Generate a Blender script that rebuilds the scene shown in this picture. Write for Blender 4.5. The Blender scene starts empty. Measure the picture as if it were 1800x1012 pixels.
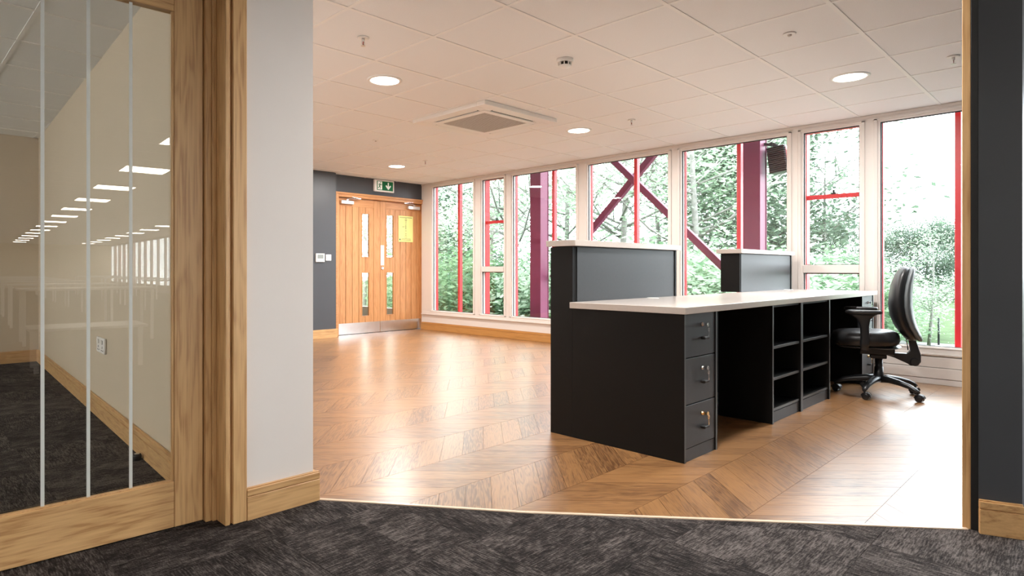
import bpy, bmesh, math, random
from mathutils import Vector, Matrix
random.seed(11)
C = bpy.context.scene.collection
PI = math.pi

# ------------------------------------------------------------------ camera, world, exposure
TH, CH = 0.8092, 0.975
cam_d = bpy.data.cameras.new('camera'); cam = bpy.data.objects.new('camera', cam_d); C.objects.link(cam)
cam_d.sensor_width = 36.0; cam_d.lens = 1096.0 / 1800.0 * 36.0
cam_d.shift_x = (900 - 819) / 1800.0; cam_d.shift_y = -(506 - 474) / 1800.0
cam_d.clip_start = 0.02; cam_d.clip_end = 400
cam.location = (0, 0, CH)
right = Vector((math.sin(TH), -math.cos(TH), 0)); fwd = Vector((math.cos(TH), math.sin(TH), 0)); up = Vector((0, 0, 1))
cam.rotation_euler = Matrix((right, up, -fwd)).transposed().to_euler()
bpy.context.scene.camera = cam
sc = bpy.context.scene
sc.view_settings.view_transform = 'Standard'; sc.view_settings.look = 'None'
sc.view_settings.gamma = 1; sc.view_settings.use_curve_mapping = False
sc.view_settings.exposure = 0.0
sc.cycles.use_denoising = True
sc.cycles.max_bounces = 10; sc.cycles.diffuse_bounces = 6; sc.cycles.glossy_bounces = 4
sc.cycles.transparent_max_bounces = 24; sc.cycles.transmission_bounces = 6
sc.cycles.sample_clamp_indirect = 8
w = bpy.data.worlds.new('World'); sc.world = w; w.use_nodes = True
wn = w.node_tree.nodes['Background']
wn.inputs[0].default_value = (0.87, 0.94, 1.0, 1); wn.inputs[1].default_value = 12.0
DOWNLIGHT_E, DOWNLIGHT_W, PANEL_E = 12.0, 46.0, 30.0

# ------------------------------------------------------------------ measures (metres)
CZ = 2.375                       # ceiling height
XW = 6.57                        # inner face of the window wall
YD = 7.95                        # wall with the double doors
GX0, GY0, G = 2.45, 2.855, 0.6   # ceiling grid
T0, T1 = (1.376, 2.342), (2.98, 0.396)   # threshold line
TM = (1.90, 1.645)

# ------------------------------------------------------------------ mesh helpers
class MB:
    def __init__(s): s.v = []; s.f = []; s.uv = None; s.sm = []
    def face(s, idx, smooth=False): s.f.append(tuple(idx)); s.sm.append(smooth)
    def box(s, x0, y0, z0, x1, y1, z1):
        return s.prism([(x0, y0), (x1, y0), (x1, y1), (x0, y1)], z0, z1)
    def prism(s, poly, z0, z1):
        a = 0
        for i in range(len(poly)):
            p, q = poly[i], poly[(i + 1) % len(poly)]; a += p[0] * q[1] - q[0] * p[1]
        if a < 0: poly = poly[::-1]
        if z0 > z1: z0, z1 = z1, z0
        b = len(s.v); n = len(poly)
        s.v += [(p[0], p[1], z0) for p in poly] + [(p[0], p[1], z1) for p in poly]
        s.face([b + i for i in range(n)][::-1]); s.face([b + n + i for i in range(n)])
        for i in range(n):
            j = (i + 1) % n; s.face((b + i, b + j, b + n + j, b + n + i))
        return s
    def rings(s, rings, cap=True, smooth=True, closed=False):
        b = len(s.v); n = len(rings[0]); m = len(rings)
        for r in rings: s.v += [tuple(p) for p in r]
        for k in range(m - 1 + (1 if closed else 0)):
            k2 = (k + 1) % m
            for i in range(n):
                j = (i + 1) % n; s.face((b + k * n + i, b + k * n + j, b + k2 * n + j, b + k2 * n + i), smooth)
        if cap and not closed:
            s.face([b + i for i in range(n)][::-1]); s.face([b + (m - 1) * n + i for i in range(n)])
        return s
    def lathe(s, c, prof, n=20, axis='z', smooth=True):
        R = []
        for r, h in prof:
            ring = []
            for i in range(n):
                a = 2 * PI * i / n; u, v = r * math.cos(a), r * math.sin(a)
                p = {'z': (u, v, h), 'x': (h, u, v), 'y': (v, h, u)}[axis]
                ring.append((c[0] + p[0], c[1] + p[1], c[2] + p[2]))
            R.append(ring)
        return s.rings(R, True, smooth)
    def tube(s, pts, rad, n=8, smooth=True, flat=1.0):
        pts = [Vector(p) for p in pts]; R = []
        if not isinstance(rad, (list, tuple)): rad = [rad] * len(pts)
        pa = None
        for k, p in enumerate(pts):
            t = (pts[min(k + 1, len(pts) - 1)] - pts[max(k - 1, 0)]).normalized()
            if pa is None:
                a = t.cross(Vector((0, 0, 1)))
                if a.length < 1e-3: a = t.cross(Vector((0, 1, 0)))
                a.normalize()
            else:
                a = (pa - t * pa.dot(t)).normalized()
            pa = a; c = t.cross(a)
            R.append([p + (a * math.cos(2 * PI * i / n) + c * math.sin(2 * PI * i / n) * flat) * rad[k] for i in range(n)])
        return s.rings(R, True, smooth)
    def bar(s, p, q, w, h):   # rectangular bar between two points
        p, q = Vector(p), Vector(q); t = (q - p).normalized()
        a = t.cross(Vector((0, 0, 1)))
        if a.length < 1e-3: a = Vector((1, 0, 0))
        a.normalize(); c = a.cross(t)
        return s.rings([[o + a * i * w / 2 + c * j * h / 2 for i, j in ((-1, -1), (1, -1), (1, 1), (-1, 1))] for o in (p, q)], True, False)
    def xform(s, M):
        s.v = [tuple(M @ Vector(p)) for p in s.v]; return s

def world_loc(o):
    v = Vector(o.location)
    while o.parent: o = o.parent; v += Vector(o.location)
    return v

def build(mb, name, mat, parent=None, bevel=0, seg=1, uvs=None, label=None, kind=None):
    me = bpy.data.meshes.new(name)
    xs = [p[0] for p in mb.v]; ys = [p[1] for p in mb.v]; zs = [p[2] for p in mb.v]
    o0 = Vector(((min(xs) + max(xs)) / 2, (min(ys) + max(ys)) / 2, min(zs)))
    me.from_pydata([tuple(Vector(p) - o0) for p in mb.v], [], mb.f)
    me.polygons.foreach_set('use_smooth', mb.sm)
    if uvs:
        for nm, data in uvs.items():
            l = me.uv_layers.new(name=nm); l.data.foreach_set('uv', data)
    if bevel:
        bm = bmesh.new(); bm.from_mesh(me)
        ed = [e for e in bm.edges if len(e.link_faces) == 2 and e.calc_face_angle(0) > 0.6]
        bmesh.ops.bevel(bm, geom=ed, offset=bevel, segments=seg, affect='EDGES', profile=0.5, clamp_overlap=True)
        bm.to_mesh(me); bm.free()
    me.materials.append(mat)
    o = bpy.data.objects.new(name, me); C.objects.link(o)
    if parent is not None:
        o.parent = parent; o.location = o0 - world_loc(parent)
    else: o.location = o0
    if label: o['label'] = label
    if kind: o['kind'] = kind
    return o

def tag(o, label, cat=None, group=None, kind=None):
    o['label'] = label
    if cat: o['category'] = cat
    if group: o['group'] = group
    if kind: o['kind'] = kind
    return o
def thing(name, loc, label, cat=None, group=None, kind=None, rz=0):
    o = bpy.data.objects.new(name, None); C.objects.link(o); o.location = loc; o.rotation_euler.z = rz
    return tag(o, label, cat, group, kind)
def copy_tree(o, parent=None):
    c = o.copy(); C.objects.link(c)
    if parent is not None: c.parent = parent
    for ch in list(o.children): copy_tree(ch, c)
    return c
def clip(poly, a, b, c):          # keep a*x+b*y<=c
    out = []
    for i in range(len(poly)):
        p, q = poly[i], poly[(i + 1) % len(poly)]
        dp = a * p[0] + b * p[1] - c; dq = a * q[0] + b * q[1] - c
        if dp <= 0: out.append(p)
        if (dp < 0) != (dq < 0) and abs(dp - dq) > 1e-9:
            t = dp / (dp - dq); out.append((p[0] + (q[0] - p[0]) * t, p[1] + (q[1] - p[1]) * t))
    return out
def area(poly):
    return abs(sum(poly[i][0] * poly[(i + 1) % len(poly)][1] - poly[(i + 1) % len(poly)][0] * poly[i][1] for i in range(len(poly)))) / 2 if len(poly) > 2 else 0

# ------------------------------------------------------------------ materials
def mat(name, col=(0.8, 0.8, 0.8), rough=0.5, spec=0.5, metal=0.0, emit=None, es=0, noise=0, nscale=30, bump=0, bscale=200, coat=0):
    m = bpy.data.materials.new(name); m.use_nodes = True; nt = m.node_tree; b = nt.nodes['Principled BSDF']
    b.inputs['Base Color'].default_value = (*col, 1); b.inputs['Roughness'].default_value = rough
    b.inputs['Specular IOR Level'].default_value = spec; b.inputs['Metallic'].default_value = metal
    b.inputs['Coat Weight'].default_value = coat
    if emit: b.inputs['Emission Color'].default_value = (*emit, 1); b.inputs['Emission Strength'].default_value = es
    tc = nt.nodes.new('ShaderNodeTexCoord')
    if noise:
        n = nt.nodes.new('ShaderNodeTexNoise'); n.inputs['Scale'].default_value = nscale; n.inputs['Detail'].default_value = 4
        nt.links.new(tc.outputs['Object'], n.inputs['Vector'])
        r = nt.nodes.new('ShaderNodeMapRange'); r.inputs['From Min'].default_value = .3; r.inputs['From Max'].default_value = .7
        r.inputs['To Min'].default_value = 1 - noise; r.inputs['To Max'].default_value = 1 + noise
        nt.links.new(n.outputs['Fac'], r.inputs['Value'])
        x = nt.nodes.new('ShaderNodeVectorMath'); x.operation = 'SCALE'; x.inputs[0].default_value = col
        nt.links.new(r.outputs[0], x.inputs['Scale']); nt.links.new(x.outputs[0], b.inputs['Base Color'])
    if bump:
        n = nt.nodes.new('ShaderNodeTexNoise'); n.inputs['Scale'].default_value = bscale; n.inputs['Detail'].default_value = 3
        nt.links.new(tc.outputs['Object'], n.inputs['Vector'])
        bp = nt.nodes.new('ShaderNodeBump'); bp.inputs['Strength'].default_value = bump; bp.inputs['Distance'].default_value = .002
        nt.links.new(n.outputs['Fac'], bp.inputs['Height']); nt.links.new(bp.outputs[0], b.inputs['Normal'])
    return m

def wood(name, axis, light, dark, rough=0.4, scale=1.0, uv=False, contrast=1.0, spec=0.5, coat=0.0):
    """oak-like: long fibres plus cathedral figure. axis = direction of the grain."""
    m = bpy.data.materials.new(name); m.use_nodes = True; nt = m.node_tree; b = nt.nodes['Principled BSDF']; L = nt.links.new
    N = nt.nodes.new
    tc = N('ShaderNodeTexCoord'); mp = N('ShaderNodeMapping')
    oi = N('ShaderNodeObjectInfo'); add = N('ShaderNodeVectorMath'); add.operation = 'ADD'
    if uv:
        um = N('ShaderNodeUVMap'); um.uv_map = 'grain'; L(um.outputs[0], add.inputs[0])
        s = (1.0, 9.0, 1.0); axis = 'x'
    else:
        L(tc.outputs['Object'], add.inputs[0])
        ml = N('ShaderNodeMath'); ml.operation = 'MULTIPLY'; ml.inputs[1].default_value = 37.0
        L(oi.outputs['Random'], ml.inputs[0]); L(ml.outputs[0], add.inputs[1])
        s = {'x': (1, 9, 9), 'y': (9, 1, 9), 'z': (9, 9, 1)}[axis]
    mp.inputs['Scale'].default_value = tuple(k * scale for k in s)
    L(add.outputs[0], mp.inputs['Vector'])
    n1 = N('ShaderNodeTexNoise'); n1.inputs['Scale'].default_value = 1.6; n1.inputs['Detail'].default_value = 2; n1.inputs['Distortion'].default_value = 0.3
    L(mp.outputs[0], n1.inputs['Vector'])
    mu = N('ShaderNodeMath'); mu.operation = 'MULTIPLY'; mu.inputs[1].default_value = 14.0; L(n1.outputs['Fac'], mu.inputs[0])
    fr = N('ShaderNodeMath'); fr.operation = 'SINE'; m2 = N('ShaderNodeMath'); m2.operation = 'MULTIPLY'; m2.inputs[1].default_value = 3.0
    L(mu.outputs[0], m2.inputs[0]); L(m2.outputs[0], fr.inputs[0])
    n2 = N('ShaderNodeTexNoise'); n2.inputs['Scale'].default_value = 9.0; n2.inputs['Detail'].default_value = 6; n2.inputs['Roughness'].default_value = .65
    mp2 = N('ShaderNodeMapping'); mp2.inputs['Scale'].default_value = {'x': (.35, 1.6, 1.6), 'y': (1.6, .35, 1.6), 'z': (1.6, 1.6, .35)}[axis]
    L(mp.outputs[0], mp2.inputs['Vector']); L(mp2.outputs[0], n2.inputs['Vector'])
    a1 = N('ShaderNodeMath'); a1.operation = 'MULTIPLY_ADD'; a1.inputs[1].default_value = 0.10 * contrast; a1.inputs[2].default_value = 0
    L(fr.outputs[0], a1.inputs[0])
    a2 = N('ShaderNodeMath'); a2.operation = 'ADD'; L(n2.outputs['Fac'], a2.inputs[0]); L(a1.outputs[0], a2.inputs[1])
    n3 = N('ShaderNodeTexNoise'); n3.inputs['Scale'].default_value = .55; n3.inputs['Detail'].default_value = 1
    L(mp.outputs[0], n3.inputs['Vector'])
    a3 = N('ShaderNodeMath'); a3.operation = 'MULTIPLY_ADD'; a3.inputs[1].default_value = 0.25 * contrast; L(n3.outputs['Fac'], a3.inputs[0]); L(a2.outputs[0], a3.inputs[2])
    last = a3
    if uv:
        u2 = N('ShaderNodeUVMap'); u2.uv_map = 'tone'; wn_ = N('ShaderNodeSeparateXYZ'); L(u2.outputs[0], wn_.inputs[0])
        a4 = N('ShaderNodeMath'); a4.operation = 'MULTIPLY_ADD'; a4.inputs[1].default_value = 0.16; L(wn_.outputs[0], a4.inputs[0]); L(last.outputs[0], a4.inputs[2])
        a5 = N('ShaderNodeMath'); a5.operation = 'SUBTRACT'; a5.inputs[1].default_value = 0.08; L(a4.outputs[0], a5.inputs[0]); last = a5
    cr = N('ShaderNodeValToRGB'); e = cr.color_ramp.elements
    e[0].position = .45 if uv else .36; e[0].color = (*dark, 1); e[1].position = .74 if uv else .80; e[1].color = (*light, 1)
    mid = e.new(.58 if uv else .55); mid.color = tuple(dark[i] * .35 + light[i] * .65 for i in range(3)) + (1,)
    L(last.outputs[0], cr.inputs[0]); L(cr.outputs[0], b.inputs['Base Color'])
    b.inputs['Roughness'].default_value = rough; b.inputs['Specular IOR Level'].default_value = spec
    b.inputs['Coat Weight'].default_value = coat; b.inputs['Coat Roughness'].default_value = .30
    bp = N('ShaderNodeBump'); bp.inputs['Strength'].default_value = .12; bp.inputs['Distance'].default_value = .001
    L(n2.outputs['Fac'], bp.inputs['Height']); L(bp.outputs[0], b.inputs['Normal'])
    return m

OAK_L, OAK_D = (0.68, 0.42, 0.19), (0.42, 0.215, 0.08)
M = dict(
    white=mat('white_paint', (.80, .76, .73), .6, .3, noise=.02, nscale=3),
    wall=mat('warm_white_wall', (.80, .755, .72), .7, .25, noise=.02, nscale=2, bump=.05),
    room=mat('cream_wall', (.62, .52, .40), .7, .25, noise=.02, nscale=2),
    grey=mat('anthracite_wall', (.062, .066, .076), .42, .45, noise=.03, nscale=4),
    tile=mat('mineral_fibre_tile', (.87, .875, .88), .9, .1, noise=.035, nscale=260, bump=.2, bscale=400),
    grid=mat('white_grid_metal', (.90, .89, .88), .45, .4),
    plaster=mat('ceiling_void', (.3, .3, .3), .9, .1),
    upvc=mat('window_frame_white', (.78, .73, .69), .35, .5),
    gasket=mat('dark_gasket', (.02, .025, .028), .6, .3),
    red=mat('red_steel', (.62, .025, .035), .4, .5, noise=.05, nscale=6),
    dred=mat('deep_red_steel', (.17, .03, .075), .5, .4, noise=.06, nscale=10),
    sub=mat('subfloor', (.05, .03, .02), .9, .1),
    desk=mat('charcoal_laminate', (.0055, .0052, .005), .48, .2, noise=.05, nscale=60),
    deskin=mat('charcoal_laminate_sheen', (.045, .05, .056), .45, .45, noise=.04, nscale=60),  # same laminate, with the bluish reflection of inner faces put into its colour
    edge=mat('charcoal_edging', (.07, .08, .085), .4, .5),
    top=mat('pale_stone_laminate', (.58, .52, .475), .22, .5, noise=.02, nscale=90),
    chrome=mat('chrome', (.85, .85, .85), .15, .5, 1.0),
    steel=mat('brushed_steel', (.72, .72, .72), .28, .5, 1.0, noise=.06, nscale=8),
    brass=mat('brass', (.85, .6, .3), .25, .5, 1.0),
    bplas=mat('black_plastic', (.018, .019, .021), .35, .5, bump=.1),
    leather=mat('black_vinyl', (.013, .013, .014), .38, .55, bump=.15, bscale=300),
    shell=mat('grey_back_shell', (.16, .18, .19), .4, .5),
    plast=mat('white_plastic', (.85, .84, .82), .35, .5),
    lcd=mat('grey_screen', (.25, .28, .27), .2, .5),
    black=mat('black', (.01, .01, .01), .5, .4),
    grille=mat('grey_grille', (.60, .57, .54), .7, .3, noise=.08, nscale=120),
    lamp=mat('lit_diffuser', (1, 1, 1), .5, .2, emit=(1, .93, .84), es=DOWNLIGHT_E),
    panel=mat('lit_panel', (1, 1, 1), .5, .2, emit=(1, .95, .88), es=PANEL_E),
    green=mat('sign_green', (.0, .16, .055), .4, .4),
    yellow=mat('yellow_paper', (.86, .86, .32), .6, .3),
    ink=mat('grey_ink', (.16, .17, .10), .6, .2),
    lawn=mat('lawn_grass', (.055, .085, .035), .95, .1, noise=.35, nscale=3),
    paving=mat('pale_paving', (.20, .20, .19), .85, .2, noise=.08, nscale=1.5),
    bark=mat('grey_bark', (.30, .29, .27), .9, .1, noise=.3, nscale=9),
    table=mat('white_table_top', (.82, .81, .78), .3, .5),
    oak_z=wood('oak_upright', 'z', OAK_L, OAK_D), oak_x=wood('oak_along_x', 'x', OAK_L, OAK_D), oak_y=wood('oak_along_y', 'y', OAK_L, OAK_D),
    door_z=wood('door_oak_upright', 'z', (.66, .33, .13), (.42, .17, .055), contrast=.7), door_x=wood('door_oak_across', 'x', (.66, .33, .13), (.42, .17, .055), contrast=.7),
    skirt=wood('honey_oak_along_y', 'y', (.60, .30, .09), (.42, .19, .05), contrast=.6),
    plank=wood('wood_plank_vinyl', 'x', (.37, .185, .068), (.13, .055, .019), rough=.33, spec=.8, coat=.6, uv=True, contrast=.8, scale=2.0),
)

def glass_mat(name, tint=(1, 1, 1), refl=1.0, ior=1.5, dust=0):
    m = bpy.data.materials.new(name); m.use_nodes = True; nt = m.node_tree; N = nt.nodes.new; L = nt.links.new
    for n in list(nt.nodes):
        if n.type == 'BSDF_PRINCIPLED': nt.nodes.remove(n)
    out = [n for n in nt.nodes if n.type == 'OUTPUT_MATERIAL'][0]
    t = N('ShaderNodeBsdfTransparent'); t.inputs[0].default_value = (*tint, 1)
    g = N('ShaderNodeBsdfGlossy'); g.inputs['Roughness'].default_value = 0.0
    f = N('ShaderNodeFresnel'); ge = N('ShaderNodeNewGeometry'); im = N('ShaderNodeMapRange')
    im.inputs['To Min'].default_value = ior; im.inputs['To Max'].default_value = 1 / ior   # same reflectance from either face of the sheet
    L(ge.outputs['Backfacing'], im.inputs['Value']); L(im.outputs[0], f.inputs[0])
    if dust:
        d = N('ShaderNodeBsdfTranslucent'); d.inputs[0].default_value = (1, 1, 1, 1); md = N('ShaderNodeMixShader'); md.inputs[0].default_value = dust
        L(t.outputs[0], md.inputs[1]); L(d.outputs[0], md.inputs[2]); t = md
    k = N('ShaderNodeMath'); k.operation = 'MULTIPLY'; k.inputs[1].default_value = refl; L(f.outputs[0], k.inputs[0])
    mx = N('ShaderNodeMixShader'); L(k.outputs[0], mx.inputs[0]); L(t.outputs[0], mx.inputs[1]); L(g.outputs[0], mx.inputs[2]); L(mx.outputs[0], out.inputs[0])
    return m
M['glass'] = glass_mat('window_glass', (.97, .985, .98), .8, dust=0)
M['dglass'] = glass_mat('door_glass', (.95, .93, .88), 1.7)

def frosted():
    m = mat('pale_glass_joint', (.75, .77, .74), .4, .4)
    b = m.node_tree.nodes['Principled BSDF']; b.inputs['Alpha'].default_value = .75
    return m
M['joint'] = frosted()

def carpet_mat():
    m = bpy.data.materials.new('charcoal_carpet'); m.use_nodes = True; nt = m.node_tree; N = nt.nodes.new; L = nt.links.new
    b = nt.nodes['Principled BSDF']; b.inputs['Roughness'].default_value = .95; b.inputs['Specular IOR Level'].default_value = .1
    uv = N('ShaderNodeUVMap'); uv.uv_map = 'grain'
    def streak(sx, sy, d=3):
        mp = N('ShaderNodeMapping'); mp.inputs['Scale'].default_value = (sx, sy, 1); L(uv.outputs[0], mp.inputs[0])
        n = N('ShaderNodeTexNoise'); n.inputs['Scale'].default_value = 1; n.inputs['Detail'].default_value = d; n.inputs['Roughness'].default_value = .6
        L(mp.outputs[0], n.inputs[0]); return n
    a = streak(25, 190); c = streak(190, 40); d = streak(7, 9, 3); e = streak(420, 420, 2); h = streak(9, 60, 3)
    def mth(op, x, y):
        k = N('ShaderNodeMath'); k.operation = op
        for i, z in enumerate((x, y)):
            if isinstance(z, (int, float)): k.inputs[i].default_value = z
            else: L(z, k.inputs[i])
        return k.outputs[0]
    s = mth('ADD', mth('MULTIPLY', a.outputs['Fac'], .42), mth('MULTIPLY', c.outputs['Fac'], .22))
    s = mth('ADD', s, mth('MULTIPLY', d.outputs['Fac'], .26)); s = mth('ADD', s, mth('MULTIPLY', e.outputs['Fac'], .27)); s = mth('ADD', s, mth('MULTIPLY', h.outputs['Fac'], .20))
    u2 = N('ShaderNodeUVMap'); u2.uv_map = 'tone'; sp = N('ShaderNodeSeparateXYZ'); L(u2.outputs[0], sp.inputs[0])
    s = mth('ADD', s, mth('MULTIPLY', sp.outputs[0], .05))
    cr = N('ShaderNodeValToRGB'); q = cr.color_ramp.elements
    q[0].position = .58; q[0].color = (.010, .009, .009, 1); q[1].position = .84; q[1].color = (.17, .150, .142, 1)
    mid = q.new(.69); mid.color = (.030, .025, .024, 1)
    L(s, cr.inputs[0]); L(cr.outputs[0], b.inputs['Base Color'])
    bp = N('ShaderNodeBump'); bp.inputs['Strength'].default_value = .7; bp.inputs['Distance'].default_value = .006
    L(s, bp.inputs['Height']); L(bp.outputs[0], b.inputs['Normal'])
    return m
M['carpet'] = carpet_mat()

def leaf_mat(name, c1, c2):
    m = bpy.data.materials.new(name); m.use_nodes = True; nt = m.node_tree; N = nt.nodes.new; L = nt.links.new
    b = nt.nodes['Principled BSDF']; out = [n for n in nt.nodes if n.type == 'OUTPUT_MATERIAL'][0]
    g = N('ShaderNodeNewGeometry'); r = N('ShaderNodeValToRGB')
    r.color_ramp.elements[0].color = (*c1, 1); r.color_ramp.elements[1].color = (*c2, 1)
    L(g.outputs['Random Per Island'], r.inputs[0]); L(r.outputs[0], b.inputs['Base Color']); b.inputs['Roughness'].default_value = .6
    t = N('ShaderNodeBsdfTranslucent'); L(r.outputs[0], t.inputs[0])
    mx = N('ShaderNodeMixShader'); mx.inputs[0].default_value = .55
    L(b.outputs[0], mx.inputs[1]); L(t.outputs[0], mx.inputs[2]); L(mx.outputs[0], out.inputs[0])
    return m
M['leafa'] = leaf_mat('mid_green_hazed_leaves', (.26, .38, .27), (.52, .64, .49))  # leaf colours paled and greyed to put outdoor haze into them
M['leafb'] = leaf_mat('pale_green_hazed_leaves', (.26, .38, .25), (.58, .68, .52))  # part of the paleness is haze painted into the leaf colour
M['leafc'] = leaf_mat('grey_green_hazed_leaves', (.095, .14, .10), (.14, .20, .135))  # far foliage, with haze put into its colour
M['leafd'] = leaf_mat('deep_green_leaves', (.09, .18, .09), (.28, .42, .24))

# ------------------------------------------------------------------ floor
floor = build(MB().prism([(-9, -36), (XW, -36), (XW, 8.3), (-5.1, 8.3), (-5.1, 2.6), (-9, 2.6)], -.12, -.012), 'floor', M['sub'])
tag(floor, 'floor of chevron wood planks in the reception and dark carpet tiles in front', kind='structure')
def polyuv(mb, poly, gfun, tone):
    """uv per loop for a single prism added to an empty MB"""
    g, t = [], []
    for f in mb.f:
        for i in f:
            u, v = gfun(mb.v[i]); g += [u, v]; t += [tone, tone]
    return g, t
def line_side(p, q):   # half plane: keep the reception side (left of q->p ...)
    nx, ny = (q[1] - p[1]), -(q[0] - p[0])
    return nx, ny, nx * p[0] + ny * p[1]
# reception lies on +X +Y side of the threshold
def keep_recep(poly):
    for p, q in ((T0, TM), (TM, T1)):
        a, b, c = line_side(p, q)      # normal candidate
        # reception point (4,4)
        if a * 4 + b * 4 > c: a, b, c = -a, -b, -c
        poly = clip(poly, a, b, c)
        if len(poly) < 3: return []
    return poly
def recep_region(poly):
    poly = clip(poly, -1, 0, -1.36)
    poly = clip(poly, 1, 0, XW)
    poly = clip(poly, 0, 1, YD + .02)
    poly = clip(poly, 0, -1, -.37)
    return keep_recep(poly) if len(poly) > 2 else []
CW, PP, GAP = 0.342, 0.16, 0.0007
planks = []
for k in range(-3, 21):
    y0 = 1.362 + CW * k; y1 = y0 + CW; s = 1 if k % 2 else -1
    for i in range(-8, 46):
        x = .6 + i * PP + (.05 if s > 0 else 0)
        g = GAP * 1.2
        if s > 0: poly = [(x + g, y0 + GAP), (x + PP - g, y0 + GAP), (x + PP - g + CW - 2 * GAP, y1 - GAP), (x + g + CW - 2 * GAP, y1 - GAP)]
        else: poly = [(x + g, y1 - GAP), (x + g + CW - 2 * GAP, y0 + GAP), (x + PP - g + CW - 2 * GAP, y0 + GAP), (x + PP - g, y1 - GAP)]
        poly = recep_region(poly)
        if area(poly) < 2e-4: continue
        cx = sum(p[0] for p in poly) / len(poly); cy = sum(p[1] for p in poly) / len(poly)
        planks.append((cx * cx + cy * cy, poly, s, (x, y0)))
planks.sort(key=lambda t: t[0])
big = MB(); bg, bt = [], []
for n, (_, poly, s, org) in enumerate(planks):
    ru, rv, tone = random.uniform(0, 60), random.uniform(0, 60), random.random()
    c = math.sqrt(.5)
    def gf(p): dx, dy = p[0] - org[0], p[1] - org[1]; return ((dx + s * dy) * c + ru, (-s * dx + dy) * c + rv)
    mb = MB().prism(poly, -.006, 0)
    g, t = polyuv(mb, poly, gf, tone)
    cx = sum(p[0] for p in poly) / len(poly); cy = sum(p[1] for p in poly) / len(poly)
    a = math.degrees(math.atan2(cy, cx)); inview = (46.4 - 45) < a < 60
    if n < 420 and len([1 for ch in floor.children if ch.name.startswith('wood_plank')]) < 298 and inview:
        build(mb, 'wood_plank', M['plank'], floor, uvs={'grain': g, 'tone': t})
    else:
        b = len(big.v); big.v += mb.v; big.f += [tuple(i + b for i in f) for f in mb.f]; big.sm += mb.sm; bg += g; bt += t
build(big, 'wood_planks_beyond', M['plank'], floor, uvs={'grain': bg, 'tone': bt}, kind='stuff')

# carpet tiles: near ones are parts, the rest of the office joined
def not_recep(poly):
    """carpet side of the opening, as a list of convex pieces"""
    out = []
    a, b, c = line_side(T0, TM)
    if a * 4 + b * 4 < c: a, b, c = -a, -b, -c
    P1 = clip(poly, a, b, c)                      # carpet side of the first stretch
    if area(P1) > 1e-4: out.append(('A', P1))
    R = clip(poly, -a, -b, -c)
    a, b, c = line_side(TM, T1)
    if a * 4 + b * 4 < c: a, b, c = -a, -b, -c
    if len(R) > 2:
        P2 = clip(R, a, b, c)
        if area(P2) > 1e-4: out.append(('B', P2))
    return out
big = MB(); bg, bt = [], []; ntile = 0
CT = .5
for i in range(-18, 14):
    for j in range(-72, 17):
        x, y = i * CT + .07, j * CT + .11
        cell = [(x + .0006, y + .0006), (x + CT - .0006, y + .0006), (x + CT - .0006, y + CT - .0006), (x + .0006, y + CT - .0006)]
        cell = clip(cell, 1, 0, XW)
        if len(cell) < 3: continue
        pieces = []
        if y < 2.55:                    # office side, up to the partition line
            lo = clip(cell, 0, 1, .372)
            if area(lo) > 1e-4: pieces.append(lo)
            hi = clip(clip(cell, 0, -1, -.372), 0, 1, 2.60) if y + CT > .372 else []
            hi = clip(hi, 1, 0, 3.0) if len(hi) > 2 else []
            if area(hi) > 1e-4:
                left = clip(hi, 1, 0, 1.36)
                if area(left) > 1e-4: pieces.append(left)
                r = clip(hi, -1, 0, -1.36)
                if area(r) > 1e-4: pieces += [p for _, p in not_recep(r)]
        if y + CT > 2.60:
            m_ = clip(clip(clip(cell, 0, -1, -2.60), -1, 0, 5.0), 1, 0, 1.02 + max(0, (y + CT - 3.2)) * .058) if area(clip(cell, 0, -1, -2.60)) > 0 else []
            if area(m_) > 1e-4: pieces.append(m_)
        for poly in pieces:
            ru, rv, tone, rot = random.uniform(0, 40), random.uniform(0, 40), random.random(), (i + j) % 2
            def gf(p): return (p[0] + ru, p[1] + rv) if rot else (p[1] + ru, p[0] + rv)
            mb = MB().prism(poly, -.006, .001 + tone * .0004)
            g, t = polyuv(mb, poly, gf, tone)
            vis = (-1.5 < x < 3.2 and .2 < y < 8) and ntile < 220
            if vis:
                ntile += 1; build(mb, 'carpet_tile', M['carpet'], floor, uvs={'grain': g, 'tone': t})
            else:
                b = len(big.v); big.v += mb.v; big.f += [tuple(q + b for q in f) for f in mb.f]; big.sm += mb.sm; bg += g; bt += t
build(big, 'carpet_tiles_beyond', M['carpet'], floor, uvs={'grain': bg, 'tone': bt}, kind='stuff')
# threshold strip
th = MB()
for p, q in ((T0, TM), (TM, T1)):
    th.bar((p[0], p[1], .002), (q[0], q[1], .002), .016, .007)
tag(build(th, 'trim_1', M['oak_x'], bevel=.001), 'thin threshold strip between the dark carpet and the wood floor', kind='structure')
M_al = mat('pale_threshold', (.85, .66, .50), .25, .5)
bpy.data.objects['trim_1'].data.materials[0] = M_al

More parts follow.
